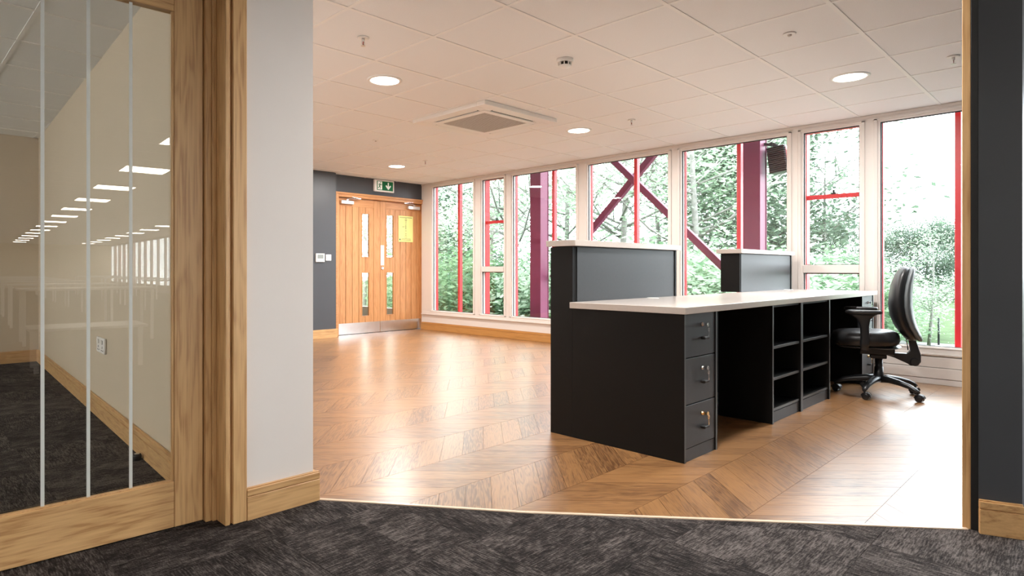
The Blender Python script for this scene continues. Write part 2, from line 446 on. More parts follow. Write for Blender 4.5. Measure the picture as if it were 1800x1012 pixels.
# ------------------------------------------------------------------ ceiling
ceil = build(MB().prism([(-9, -36), (XW + .2, -36), (XW + .2, 8.3), (-5.1, 8.3), (-5.1, 2.6), (-9, 2.6)], CZ + .03, CZ + .15), 'ceiling', M['plaster'])
tag(ceil, 'suspended ceiling of square mineral tiles in a white grid', kind='structure')
def ceil_regions(poly):
    """(kind, polygon) pieces of a cell: reception, meeting room, office"""
    out = []
    r = clip(clip(poly, -1, 0, -1.36), 0, -1, -.372) if poly else []
    r = clip(r, 1, 0, XW) if len(r) > 2 else []; r = clip(r, 0, 1, YD) if len(r) > 2 else []
    if area(r) > 3e-4: out.append(('r', r))
    q = clip(clip(clip(poly, 0, -1, -2.60), 1, 0, 1.36), -1, 0, 5.0); q = clip(q, 0, 1, 7.98) if len(q) > 2 else []
    if area(q) > 3e-4: out.append(('m', q))
    q = clip(poly, 0, 1, .372); q = clip(q, 1, 0, XW) if len(q) > 2 else []
    if area(q) > 3e-4: out.append(('o', q))
    q = clip(clip(poly, 0, -1, -.372), 0, 1, 2.60) if True else []
    q = clip(q, 1, 0, 1.36) if len(q) > 2 else []
    if area(q) > 3e-4: out.append(('o', q))
    return out
far = MB(); fbar = MB()
AC = (3.66, 3.61, 4.61, 4.56)
PANEL_CELLS = set()
for i in range(-19, 8):
    for j in range(-65, 10):
        x, y = GX0 + i * G, GY0 + j * G
        cell = [(x + .004, y + .004), (x + G - .004, y + .004), (x + G - .004, y + G - .004), (x + .004, y + G - .004)]
        for kd, poly in ceil_regions(cell):
            zt = CZ + .0045
            if kd == 'r' or (kd == 'm' and x > -2.0):
                build(MB().prism(poly, zt, zt + .02), 'ceiling_tile', M['tile'], ceil)
            else: far.prism(poly, zt, zt + .02)
def bars(x0, y0, x1, y1, part):
    tgt = None if part else fbar
    gx = [GX0 + i * G for i in range(-19, 8) if x0 + .05 < GX0 + i * G < x1 - .02]
    gy = [GY0 + j * G for j in range(-65, 10) if y0 + .05 < GY0 + j * G < y1 - .02]
    for yy in gy:
        mb = (MB() if part else fbar).box(x0, yy - .012, CZ, x1, yy + .012, CZ + .03)
        if part: build(mb, 'grid_runner', M['grid'], ceil)
    ys = [y0] + gy + [y1]
    first = {}
    for xx in gx:
        for a, b in zip(ys[:-1], ys[1:]):
            p0, p1 = (a + .012 if a != y0 else a), (b - .012 if b != y1 else b)
            if part:
                key = round(p1 - p0, 3)
                if key not in first: first[key] = build(MB().box(xx - .011, p0, CZ + .0008, xx + .011, p1, CZ + .03), 'cross_tee', M['grid'], ceil)
                else:
                    o = first[key].copy(); C.objects.link(o); o.location = Vector((xx, (p0 + p1) / 2, CZ + .0008)) - world_loc(ceil)
            else: fbar.box(xx - .011, p0, CZ + .0008, xx + .011, p1, CZ + .03)
bars(1.36, .372, XW, YD, True)
bars(-2.0, 2.60, 1.36, 7.98, True)
bars(-5, 2.60, -2.0, 7.98, False)
bars(-9, -36, XW, .372, False)
bars(-9, .372, 1.36, 2.60, False)
build(far, 'ceiling_tiles_beyond', M['tile'], ceil, kind='stuff')
build(fbar, 'grid_bars_beyond', M['grid'], ceil, kind='stuff')

# ------------------------------------------------------------------ walls
def wallbox(name, poly, z0, z1, m, label):
    return tag(build(MB().prism(poly, z0, z1), name, m), label, kind='structure')
# white wall beside the glass door, and the wall between meeting room and reception
wallbox('wall_left', [(1.055, 2.355), (1.352, 2.355), (1.352, 8.0), (1.31, 8.0), (1.0, 2.60), (.93, 2.58), (.93, 2.49), (1.055, 2.49)], 0, CZ + .03, M['wall'],
        'white painted wall with an oak skirting beside the glass door')
wallbox('wall_left_outer', [(-9, 2.50), (-.115, 2.50), (-.115, 2.62), (-9, 2.62)], 0, CZ + .03, M['wall'], 'white wall left of the glass door')
wallbox('wall_over_door', [(-.115, 2.50), (.93, 2.50), (.93, 2.58), (-.115, 2.58)], 2.125, CZ + .03, M['wall'], 'white wall above the glass door')
wallbox('wall_meeting_back', [(-5.1, 7.98), (1.36, 7.98), (1.36, 8.1), (-5.1, 8.1)], 0, CZ + .03, M['room'], 'cream back wall of the room behind the glass')
wallbox('wall_meeting_side', [(.985, 2.6), (1.0, 2.6), (1.31, 7.98), (1.295, 7.98)], 0, CZ + .03, M['room'], 'cream side wall seen through the glass door')
# double-door wall with its nib
DX0, DX1 = 4.955, 6.645      # opening incl. frame
wallbox('wall_far', [(1.352, YD), (DX0, YD), (DX0, YD + .15), (1.352, YD + .15)], 0, CZ + .03, M['grey'], 'dark grey wall left of the double doors')
wallbox('wall_far_nib', [(3.6, YD - .13), (4.86, YD - .13), (4.86, YD), (3.6, YD)], 0, CZ + .03, M['grey'], 'dark grey projecting wall holding the two small controls')
wallbox('wall_far_top', [(DX0, YD), (DX1, YD), (DX1, YD + .15), (DX0, YD + .15)], 2.10, CZ + .03, M['grey'], 'dark grey wall above the double doors')
wallbox('wall_far_right', [(DX1, YD), (XW + .2, YD), (XW + .2, YD + .15), (DX1, YD + .15)], 0, CZ + .03, M['grey'], 'dark grey strip right of the double doors')
# right stub and partition to the window wall
A_, B_ = (2.979, .363), (3.024, .244)
wallbox('wall_right', [A_, B_, (XW, .244), (XW, .363)], 0, CZ + .03, M['grey'], 'dark grey wall end at the right edge')
wallbox('wall_meeting_opening', [(-5.1, 2.6), (-5, 2.6), (-5, 7.98), (-5.1, 7.98)], 0, .8, M['room'], 'low cream wall under an added daylight opening behind the glass')  # unseen gap to the sky above this wall, added to brighten the room
wallbox('wall_meeting_header', [(-5.1, 2.6), (-5, 2.6), (-5, 7.98), (-5.1, 7.98)], 1.85, CZ + .03, M['room'], 'cream header over the added daylight opening behind the glass')
wallbox('wall_office_left', [(-9.1, -36), (-9, -36), (-9, 2.6), (-9.1, 2.6)], 0, CZ + .03, M['wall'], 'white side wall of the open office')
wallbox('wall_office_back', [(-9, -36.1), (XW, -36.1), (XW, -36), (-9, -36)], 0, CZ + .03, M['room'], 'cream end wall of the open office')

# corridor behind the double doors, with its own window
CY1 = 12.0
wallbox('wall_corridor_left', [(4.5, YD + .15), (4.6, YD + .15), (4.6, CY1), (4.5, CY1)], 0, CZ + .03, M['room'], 'wall of the corridor behind the double doors')
wallbox('wall_corridor_end', [(4.5, CY1), (XW, CY1), (XW, CY1 + .1), (4.5, CY1 + .1)], 0, CZ + .03, M['room'], 'end wall of the corridor behind the double doors')
wallbox('wall_corridor_window', [(XW, YD + .15), (XW + .08, YD + .15), (XW + .08, CY1), (XW, CY1)], 0, .30, M['upvc'], 'low wall under the corridor window')
wallbox('wall_corridor_header', [(XW, YD + .15), (XW + .08, YD + .15), (XW + .08, CY1), (XW, CY1)], 2.0, CZ + .03, M['upvc'], 'header over the corridor window')
tag(build(MB().box(4.5, YD + .15, -.12, XW, CY1, -.002), 'floor_corridor', M['deskin']), 'grey floor of the corridor behind the double doors', kind='structure')
tag(build(MB().box(4.5, YD + .15, CZ, XW + .08, CY1 + .1, CZ + .1), 'ceiling_corridor', M['tile']), 'ceiling of the corridor behind the double doors', kind='structure')
o = tag(build(MB().box(XW + .03, YD + .15, .30, XW + .036, CY1, 2.0), 'window_corridor', M['glass']), 'corridor window behind the double doors', kind='structure')
for yy in (8.72, 9.36, 10.6, 11.5): build(MB().box(XW + .08, yy, .0, XW + .12, yy + .06, 2.6), 'outer_upright', M['red'], o)
wallbox('wall_sky_block', [(XW + .0, -36), (XW + .13, -36), (XW + .13, 12.1), (XW + .0, 12.1)], CZ + .16, 6.5, M['grey'], 'unseen wall added above the windows to shade the red columns')  # added out of view to keep sky light off the column faces
wallbox('wall_lower_facade', [(XW + .085, -36), (XW + .13, -36), (XW + .13, 12.1), (XW + .085, 12.1)], -.8, .25, M['grey'], 'outer wall below the windows')
def bar_between(mb, p, q, off0, off1, z0, z1):
    """wall-following strip from p to q, from off0 to off1 to the left of p->q"""
    d = Vector((q[0] - p[0], q[1] - p[1])).normalized(); n = Vector((-d.y, d.x))
    mb.prism([(p[0] + n.x * off0, p[1] + n.y * off0), (q[0] + n.x * off0, q[1] + n.y * off0), (q[0] + n.x * off1, q[1] + n.y * off1), (p[0] + n.x * off1, p[1] + n.y * off1)], z0, z1)
def skirting(name, p, q, h, m, label, t=.02, z0=0):
    mb = MB(); bar_between(mb, p, q, 0, -t, z0, z0 + h * .73); bar_between(mb, p, q, 0, -t * .75, z0 + h * .73, z0 + h * .76)
    bar_between(mb, p, q, 0, -t, z0 + h * .76, z0 + h * .96); bar_between(mb, p, q, 0, -t * .6, z0 + h * .96, z0 + h)
    return tag(build(mb, name, m, bevel=.0015), label, kind='structure')
skirting('baseboard_left', (1.056, 2.355), (1.374, 2.355), .125, M['oak_x'], 'oak skirting below the white wall beside the glass door')
skirting('baseboard_left_return', (1.352, 2.3551), (1.352, 8), .125, M['oak_y'], 'oak skirting along the reception side of the white wall', t=.02)
skirting('baseboard_right', A_, B_, .125, M['oak_y'], 'short oak skirting on the dark wall end at the right edge', t=.02)
bpy.data.objects['baseboard_right'].location += Vector((0, 0, 0))
skirting('baseboard_far', (3.6, YD - .13), (4.88, YD - .13), .125, M['oak_x'], 'oak skirting under the two wall controls')
skirting('baseboard_far_left', (1.372, YD), (3.6, YD), .125, M['oak_x'], 'oak skirting along the recessed part of the dark far wall')
skirting('baseboard_meeting_side', (1.0 - .018, 2.6), (1.31 - .018, 7.97), .125, M['oak_y'], 'oak skirting along the cream wall behind the glass', t=-.02)
skirting('baseboard_meeting_back', (-5, 7.98), (1.28, 7.98), .125, M['oak_x'], 'oak skirting on the back wall behind the glass')
skirting('baseboard_window', (XW - .004, 7.93), (XW - .004, 2.43), .122, M['skirt'], 'oak skirting below the far windows', t=.018)

# right oak post and black gap post
tag(build(MB().box(2.985, .386, 0, 3.04, .412, CZ), 'trim_2', M['oak_z'], bevel=.002), 'upright oak door lining at the right of the opening', kind='structure')
tag(build(MB().box(2.985, .364, 0, 3.03, .3855, CZ), 'trim_3', M['black'], bevel=.001), 'black upright strip between the oak lining and the dark wall', kind='structure')

# ------------------------------------------------------------------ glass door (door_2)
HX, HY = .930, 2.452
dirx, diry = math.cos(-.045), math.sin(-.045)
def dbox(mb, u0, u1, n0, n1, z0, z1):     # u: distance from the hinge-side edge to the left, n: depth away from the camera
    P = []
    for u, n in ((u0, n0), (u1, n0), (u1, n1), (u0, n1)):
        P.append((HX - u * dirx + n * (-diry) * -1 * -1, HY - u * diry + n * dirx))
    return mb.prism(P, z0, z1)
d2 = thing('door_2', (HX - .5, HY, 0), 'oak framed glass door divided by pale vertical joints', kind='structure')
LW, ST, RB, TB, LH = 1.02, .104, .178, 1.948, 2.035
build(dbox(MB(), 0, ST, 0, .044, .006, LH), 'stile', M['oak_z'], d2, .002)
build(dbox(MB(), LW - ST, LW, 0, .044, .006, LH), 'stile', M['oak_z'], d2, .002)
build(dbox(MB(), ST, LW - ST, .002, .042, .006, RB), 'rail', M['oak_x'], d2, .002)
build(dbox(MB(), ST, LW - ST, .002, .042, TB, LH), 'rail', M['oak_x'], d2, .002)
def u_at(px, depth_ref=None):
    # where the ray of photo column px meets the door plane
    a = (px - 819) / 1096.0; S_, C_ = math.sin(TH), math.cos(TH); dx, dy = a * S_ + C_, -a * C_ + S_
    # P = t*(dx,dy) ; P = H - u*(dirx,diry)
    det = dx * diry - dy * dirx
    t = (HX * diry - HY * dirx) / det
    X = t * dx; return (HX - X) / dirx
js = sorted([u_at(76), u_at(157), u_at(232)])
edges = [ST] + js + [LW - ST]
for a, b in zip(edges[:-1], edges[1:]):
    build(dbox(MB(), a + .0005, b - .0005, .019, .029, RB, TB), 'glass_pane', M['dglass'], d2)
for u in js:
    build(dbox(MB(), u - .0055, u + .0055, .0165, .0185, RB, TB), 'glass_joint', M['joint'], d2)
bead = MB()
dbox(bead, ST, ST + .009, .006, .018, RB, TB); dbox(bead, LW - ST - .009, LW - ST, .006, .018, RB, TB)
dbox(bead, ST, LW - ST, .006, .018, RB, RB + .004)
build(bead, 'glazing_bead', M['oak_z'], d2, .001)
fr = MB()
fr.box(.934, 2.435, 0, .957, 2.575, 2.06); fr.box(.957, 2.425, 0, .972, 2.575, 2.07); fr.box(-.14, 2.435, 0, -.11, 2.575, 2.06); fr.box(-.14, 2.435, 2.042, .957, 2.575, 2.07)
build(fr, 'door_lining', M['oak_z'], d2, .002)
ar = MB()
ar.box(.972, 2.343, 0, .992, 2.45, 2.125); ar.box(.992, 2.352, 0, 1.0, 2.45, 2.125); ar.box(1.0, 2.338, 0, 1.056, 2.49, 2.125)
build(ar, 'architrave', M['oak_z'], d2, .003)
ah = MB().box(-.2, 2.44, 2.06, .972, 2.50, 2.125); ah.box(-.2, 2.44, 0, -.14, 2.50, 2.06)
build(ah, 'architrave', M['oak_x'], d2, .003)

# ------------------------------------------------------------------ double doors (door_1)
d1 = thing('door_1', ((DX0 + DX1) / 2, YD, 0), 'pair of oak boarded doors with four glazed slots', kind='structure')
f = MB()
FY0 = YD - .022
f.box(DX0 - .025, FY0, 0, DX0 + .022, YD + .12, 2.11); f.box(DX1 - .055, FY0, 0, DX1 + .015, YD + .12, 2.11)
build(f, 'door_frame', M['door_z'], d1, .003)
f = MB().box(DX0 + .022, FY0, 2.055, DX1 - .055, YD + .12, 2.11); build(f, 'door_frame', M['door_x'], d1, .003)
f = MB().box(DX0 - .035, FY0 - .012, 2.095, DX1 + .02, FY0, 2.125); f.box(DX1 - .03, FY0 - .012, 0, DX1 + .015, FY0, 2.095); f.box(DX0 - .035, FY0 - .012, 0, DX0 - .005, FY0, 2.095)
build(f, 'door_architrave', M['door_x'], d1, .003)
LY = YD + .045   # front plane of the leaves, set back
LX0, LX1, LM = DX0 + .022, DX1 - .055, 5.765
ZT = 2.05
def leaf(x0, x1, stile_l, stile_r, bx, slot, closer_x):
    lf = MB()
    lf.box(x0, LY, .005, x0 + stile_l, LY + .044, ZT); lf.box(x1 - stile_r, LY, .005, x1, LY + .044, ZT)
    lf_o = build(lf, 'door_leaf', M['door_z'], d1, .002)
    r = MB().box(x0 + stile_l, LY + .001, 1.93, x1 - stile_r, LY + .043, ZT)
    build(r, 'top_rail', M['door_x'], lf_o, .002)
    a, b = x0 + stile_l, x1 - stile_r
    cuts = [a] + bx + [b]
    for p, q in zip(cuts[:-1], cuts[1:]):
        segs = [(.17, 1.93)]
        # boards are cut out around the slots
        if p < slot[1] - .004 and q > slot[0] + .004:
            l, rr = max(p, slot[0]), min(q, slot[1])
            full = (p >= slot[0] - .004 and q <= slot[1] + .004)
            mbx = MB()
            for z0, z1 in ((.17, .262), (.936, 1.166), (1.842, 1.93)): mbx.box(p + .003, LY + .004, z0, q - .003, LY + .040, z1)
            if p < slot[0] - .004: 
                for z0, z1 in ((.262, .936), (1.166, 1.842)): mbx.box(p + .003, LY + .004, z0, slot[0], LY + .040, z1)
            if q > slot[1] + .004:
                for z0, z1 in ((.262, .936), (1.166, 1.842)): mbx.box(slot[1], LY + .004, z0, q - .003, LY + .040, z1)
            build(mbx, 'board', M['door_z'], lf_o)
        else:
            build(MB().box(p + .003, LY + .004, .17, q - .003, LY + .040, 1.93), 'board', M['door_z'], lf_o, .002)
    # backing behind the v-grooves
    bk = MB()
    for p in bx:
        if not (slot[0] - .004 < p < slot[1] + .004): bk.box(p - .003, LY + .012, .17, p + .003, LY + .036, 1.93)
        else:
            for z0, z1 in ((.17, .262), (.936, 1.166), (1.842, 1.93)): bk.box(p - .003, LY + .012, z0, p + .003, LY + .036, z1)
    build(bk, 'groove', mat('groove_brown', (.12, .05, .02), .7), lf_o)
    for z0, z1 in ((.262, .936), (1.166, 1.842)):
        build(MB().box(slot[0] + .001, LY + .018, z0 + .001, slot[1] - .001, LY + .026, z1 - .001), 'slot_pane', M['dglass'], lf_o)
        bd = MB(); t = .008
        bd.box(slot[0], LY - .003, z0, slot[0] + t, LY + .017, z1); bd.box(slot[1] - t, LY - .003, z0, slot[1], LY + .017, z1)
        bd.box(slot[0] + t, LY - .003, z0, slot[1] - t, LY + .017, z0 + t); bd.box(slot[0] + t, LY - .003, z1 - t, slot[1] - t, LY + .017, z1)
        build(bd, 'slot_bead', M['door_z'], lf_o, .001)
    build(MB().box(x0 + .002, LY - .003, .008, x1 - .002, LY + .001, .172), 'kick_plate', M['steel'], lf_o, label='brushed steel kick plate')
    cl = MB().box(closer_x[0], LY - .055, 1.955, closer_x[1], LY, 2.01)
    build(cl, 'door_closer', M['steel'], lf_o, .006, 2, label='silver overhead door closer')
    arm = MB(); xa = (closer_x[0] + closer_x[1]) / 2; s = 1 if closer_x[2] > 0 else -1
    arm.box(xa - .02, LY - .05, 2.01, xa + .02, LY - .01, 2.028)
    arm.bar((xa, LY - .035, 2.035), (xa + s * .22, LY - .07, 2.04), .018, .006); arm.bar((xa + s * .22, LY - .07, 2.045), (xa + s * .05, LY - .08, 2.062), .018, .006)
    build(arm, 'closer_arm', M['chrome'], lf_o)
    return lf_o
l1 = leaf(LX0, LM - .002, .058, .118, [5.14, 5.255, 5.375, 5.49], (5.425, 5.565), (5.03, 5.25, 1))
l2 = leaf(LM + .002, LX1, .105, .085, [5.96, 6.06, 6.165, 6.28, 6.39], (5.885, 6.035), (6.29, 6.53, -1))
build(MB().box(LM + .012, LY - .003, 1.045, LM + .075, LY, 1.36), 'push_plate', M['plast'], l2, label='white finger plate at the meeting edge')
lk = MB().lathe((LM + .045, LY, 1.0), [(.028, 0), (.028, -.006), (.018, -.008), (.018, -.012)], 16, 'y')
build(lk, 'lock_escutcheon', M['chrome'], l2); build(MB().box(LM + .041, LY - .014, .992, LM + .049, LY - .0121, 1.008), 'keyhole', M['black'], l2)
# notice
nt_ = thing('paper_notice', (6.26, LY - .004, 1.42), 'yellow paper notice taped to the right-hand oak door', 'notice')
build(MB().box(6.125, LY - .004, 1.425, 6.42, LY - .001, 1.845), 'sheet', M['yellow'], nt_)
ink = MB()
yk = LY - .0046
def ib(x0, z0, x1, z1): build(MB().box(x0, yk, z0, x1, yk + .0005, z1), 'printed_line', M['ink'], nt_)
ib(6.145, 1.815, 6.40, 1.823)
for k, z in enumerate((1.475, 1.462, 1.449)): ib(6.19 - .01 * k, z, 6.37 + .004 * k, z + .004)
for z in (1.795, 1.772, 1.74, 1.715, 1.60, 1.56): ib(6.262, z, 6.286, z + .008)
ib(6.268, 1.63, 6.278, 1.70); ib(6.20, 1.665, 6.25, 1.671)
ic = MB().lathe((6.152, yk, 1.463), [(.014, 0), (.014, .0005)], 14, 'y'); build(ic, 'printed_seal', mat('seal_blue', (.03, .10, .10), .6), nt_)
for z, r in ((1.782, .022), (1.505, .020), (1.54, .010)):
    rg = MB(); n = 18
    rg.rings([[(6.274 + math.cos(2 * PI * i / n) * q, yy, z + math.sin(2 * PI * i / n) * q) for i in range(n)] for q, yy in ((r, yk), (r - .004, yk), (r - .004, yk + .0005), (r, yk + .0005))], False, False, True)
    build(rg, 'printed_ring', M['ink'], nt_)

# exit sign
ES = thing('exit_sign', (5.76, YD - .03, 2.185), 'green exit sign with a running figure and a down arrow above the doors', 'sign')
build(MB().box(5.60, YD - .045, 2.185, 5.975, YD, 2.372), 'sign_housing', M['plast'], ES, .006)
ys = YD - .0465
build(MB().box(5.642, ys, 2.208, 5.948, ys + .002, 2.350), 'sign_face', M['green'], ES, .0)
wh = mat('sign_white', (.9, .95, .9), .4, emit=(.9, 1, .95), es=.15)
ys2 = ys - .0012
def flat(pts, y=ys2, th=.001):   # pts in (x,z)
    b = MB(); n = len(pts)
    b.rings([[(p[0], y, p[1]) for p in pts], [(p[0], y + th, p[1]) for p in pts]], True, False); return b
build(flat([(5.846, 2.335), (5.868, 2.335), (5.868, 2.272), (5.896, 2.296), (5.911, 2.280), (5.857, 2.222), (5.803, 2.280), (5.818, 2.296), (5.846, 2.272)]), 'arrow', wh, ES)
build(flat([(5.655, 2.218), (5.738, 2.218), (5.738, 2.342), (5.655, 2.342)]), 'doorway', wh, ES)
rn = MB()
yr = ys2 - .001
def limb(p, q, w_): rn.bar((p[0], yr, p[1]), (q[0], yr, q[1]), .001, w_)
X0, Z0, K = 5.655, 2.218, .083
P = lambda a, b: (X0 + a * K, Z0 + b * .124)
limb(P(.55, .72), P(.42, .42), .019); limb(P(.42, .42), P(.62, .26), .011); limb(P(.62, .26), P(.50, .06), .009); limb(P(.42, .42), P(.28, .24), .011); limb(P(.28, .24), P(.02, .22), .009)
limb(P(.55, .72), P(.30, .68), .008); limb(P(.30, .68), P(.18, .50), .008); limb(P(.55, .72), P(.76, .56), .008); limb(P(.76, .56), P(.95, .66), .008)
rn.lathe((P(.62, .87)[0], yr, P(.62, .87)[1]), [(.0085, -.0005), (.0085, .0005)], 12, 'y')
build(rn, 'running_figure', M['green'], ES)

# wall controls on the nib
YN = YD - .13
tc_ = thing('thermostat', (4.595, YN, 1.09), 'white thermostat with a grey display on the dark wall left of the doors', 'thermostat')
build(MB().box(4.525, YN - .022, 1.085, 4.665, YN, 1.205), 'housing', M['plast'], tc_, .006, 2)
build(MB().box(4.548, YN - .0235, 1.132, 4.642, YN - .0215, 1.190), 'display', M['lcd'], tc_)
for x in (4.56, 4.595, 4.63): build(MB().lathe((x, YN - .022, 1.107), [(.006, 0), (.006, -.003)], 10, 'y'), 'button', M['grille'], tc_)
sw = thing('light_switch', (4.735, YN, 1.1), 'white square light switch right of the thermostat', 'switch')
build(MB().box(4.690, YN - .010, 1.105, 4.778, YN, 1.193), 'plate', M['plast'], sw, .003)
build(MB().box(4.722, YN - .015, 1.132, 4.746, YN - .009, 1.166), 'rocker', M['plast'], sw, .002)
# double socket on meeting-room wall
def mx(y): return 1.0 - .018 + (y - 2.6) * .0577
so = thing('power_socket', (mx(4.62) + .0, 4.62, .42), 'white double power socket on the cream wall behind the glass', 'socket')
y0, y1 = 4.48, 4.76
def mbox(ya, yb, d0, d1, z0, z1): return MB().prism([(mx(ya) - d0, ya), (mx(yb) - d0, yb), (mx(yb) - d1, yb), (mx(ya) - d1, ya)], z0, z1)
build(mbox(4.49, 4.74, 0, .012, .43, .53), 'plate', M['plast'], so, .003)
for a in (4.535, 4.655):
    build(mbox(a, a + .045, .012, .020, .49, .518), 'rocker', M['plast'], so, .002)
    build(mbox(a + .018, a + .026, .0121, .0131, .462, .476), 'pin_hole', M['black'], so)
    for b in (-.004, .036): build(mbox(a + b, a + b + .012, .0121, .0131, .446, .452), 'pin_hole', M['black'], so)
ds = thing('door_stop', (.985, 3.476, .001), 'small dark door stop on the carpet behind the glass', 'door stop')
build(MB().lathe((.985, 3.476, .0015), [(.018, 0), (.022, .006), (.022, .022), (.019, .030)], 16), 'rubber', M['black'], ds)
build(MB().lathe((.985, 3.476, .0315), [(.012, 0), (.012, .003)], 12), 'cap', M['steel'], ds)

# ------------------------------------------------------------------ window wall
WZ0, WZ1 = .32, 2.305
wins = [(6.738, 7.668, 0), (6.106, 6.547, 1), (4.841, 5.937, 0), (3.555, 4.654, 0), (2.279, 3.389, 0), (1.652, 2.128, 1), (.46, 1.489, 0)]
wl = MB()
wl.box(XW, .363, 0, XW + .08, YD, .262)
wl.box(XW, .363, 2.345, XW + .08, YD, CZ + .03)
tag(build(wl, 'wall_window', M['upvc']), 'low white panelled wall and header around the windows', kind='structure')
lg = MB(); lg.box(XW - .030, .363, .247, XW, YD - .02, .262); lg.box(XW - .012, .363, .235, XW, YD - .02, .247)
lg.box(XW - .010, .363, .262, XW, YD - .02, .300)
tag(build(lg, 'trim_4', M['upvc'], bevel=.002), 'white sill ledge running under all the windows', kind='structure')
tk = MB(); tk.box(XW - .022, .363, .145, XW, 2.3, .232); tk.box(XW - .03, .363, .052, XW, 2.3, .140); tk.box(XW - .026, .363, 0, XW, 2.3, .048)
tag(build(tk, 'trim_5', M['upvc'], bevel=.002), 'cream panelled trunking along the floor below the right-hand window', kind='structure')
tag(build(MB().box(XW - .008, .363, 2.352, XW, YD, CZ), 'trim_6', M['upvc'], bevel=.001), 'white trim line where the windows meet the ceiling', kind='structure')
mull = [(YD, 7.668), (6.738, 6.547), (6.106, 5.937), (4.841, 4.654), (3.555, 3.389), (2.279, 2.128), (1.652, 1.489), (.46, .363)]
labels = ['tall window next to the double doors, first from the left', 'narrow window with a low transom beside the first window', 'tall window showing the left red column', 'tall window showing the crossed red braces', 'tall window showing the right red column and black floodlight', 'narrow two-part window left of the chair with a transom', 'tall window behind the office chair at the right']
FR = .055
for n, ((a, b, kd), lab) in enumerate(zip(wins, labels)):
    lo = (mull[n + 1][0] + mull[n + 1][1]) / 2 if n < 6 else .363
    hi = (mull[n][0] + mull[n][1]) / 2 if n > 0 else YD
    fr = MB()
    fr.box(XW, lo, .262, XW + .07, a, 2.345); fr.box(XW, b, .262, XW + .07, hi, 2.345)
    fr.box(XW, a, .262, XW + .07, b, WZ0); fr.box(XW, a, WZ1, XW + .07, b, 2.345)
    # raised cover strips on the mullions
    o = build(fr, 'window_%d' % (n + 1), M['upvc']); tag(o, lab, kind='structure')
    st = MB(); e = .018
    st.box(XW - .014, a - .045, .30, XW, a - e, 2.335); st.box(XW - .014, b + e, .30, XW, b + .045, 2.335)
    st.box(XW - .014, a - .045, .30, XW, b + .045, .30 + .012); st.box(XW - .014, a - .045, 2.322, XW, b + .045, 2.335)
    build(st, 'window_frame', M['upvc'], o, .002)
    parts = [(WZ0, WZ1)] if not kd else [(WZ0, .945), (1.022, WZ1)]
    if kd: build(MB().box(XW - .010, a, .945, XW + .07, b, 1.022), 'transom', M['upvc'], o, .003)
    for z0, z1 in parts:
        g = MB(); t = .008; x0, x1 = XW + .018, XW + .028
        g.box(x0, a, z0, x1, a + t, z1); g.box(x0, b - t, z0, x1, b, z1); g.box(x0, a + t, z0, x1, b - t, z0 + t * .6); g.box(x0, a + t, z1 - t, x1, b - t, z1)
        build(g, 'gasket', M['gasket'], o)
        build(MB().box(XW + .030, a, z0, XW + .036, b, z1), 'pane', M['glass'], o)
    # outer red casing
    rc = MB(); dpt = .16 if kd else .11; w_ = .012
    rc.box(XW + .07, b - w_ + .004, .262, XW + dpt, b + .05, 2.36); rc.box(XW + .07, a - .05, .262, XW + dpt, a + w_ - .008, 2.36)
    rc.box(XW + .07, a, 2.312, XW + dpt, b, 2.36); rc.box(XW + .07, a, .262, XW + dpt, b, .312)
    if kd:
        rc.box(XW + .07, a, .935, XW + .10, b, .962 if False else .955)
    build(rc, 'outer_casing', M['red'], o)
    if kd:
        s_ = MB().box(XW + .09, a, 1.660, XW + .13, b, 1.70); build(s_, 'outer_bar', M['red'], o, .003)
        s_ = MB().box(XW + .085, (a + b) / 2 - .02, 1.70, XW + .115, (a + b) / 2 + .02, 1.715); s_.box(XW + .09, (a + b) / 2 - .008, 1.715, XW + .105, (a + b) / 2 + .008, 1.74)
        build(s_, 'bar_catch', M['black'], o)
# red vertical fins outside the wide windows
for n, y in enumerate((7.235, 5.345, 4.075, 2.825, .958)):
    nm = ['first', 'third', 'fourth', 'fifth', 'seventh'][n]
    tag(build(MB().box(XW + .17, y - .022, -.6, XW + .235, y + .022, 3.6), 'facade_fin', M['red'], bevel=.004), 'slim red steel upright outside the %s window from the left' % nm, 'fin', 'red uprights outside the windows')

# columns and braces outside
for nm, y0, lab in (('a', 6.028, 'broad red steel column outside the third window'), ('b', 2.818, 'broad red steel column outside the fifth window by the floodlight')):
    t = thing('steel_column', (7.4, y0 + .1, -.62), lab, 'column', 'red steel columns')
    mb = MB()
    mb.box(7.30, y0, -.60, 7.315, y0 + .205, 5.5); mb.box(7.485, y0, -.60, 7.50, y0 + .205, 5.5); mb.box(7.315, y0 + .008, -.60, 7.485, y0 + .197, 5.5)
    build(mb, 'shaft', M['dred'], t, .003)
    build(MB().box(7.25, y0 - .06, -.62, 7.55, y0 + .265, -.60), 'base_plate', M['dred'], t)
def brace(p, q, lab):
    t = thing('steel_brace', (7.4, p[0], p[1]), lab, 'brace', 'diagonal red braces')
    build(MB().bar((7.42 , p[0], p[1]), (7.42, q[0], q[1]), .075, .085), 'tube', M['dred'], t, .004)
    return t
brace((5.965, 3.58), (3.085, .81), 'red diagonal steel brace falling from left to right outside the windows')
t = brace((5.965, .85), (3.085, 3.65), 'red diagonal steel brace rising from left to right outside the windows')
t.children[0].location.x += .0
bpy.data.objects['steel_brace'].location.x -= 0
for o in C.objects:
    if o.name == 'steel_brace.001': o.location.x += .09

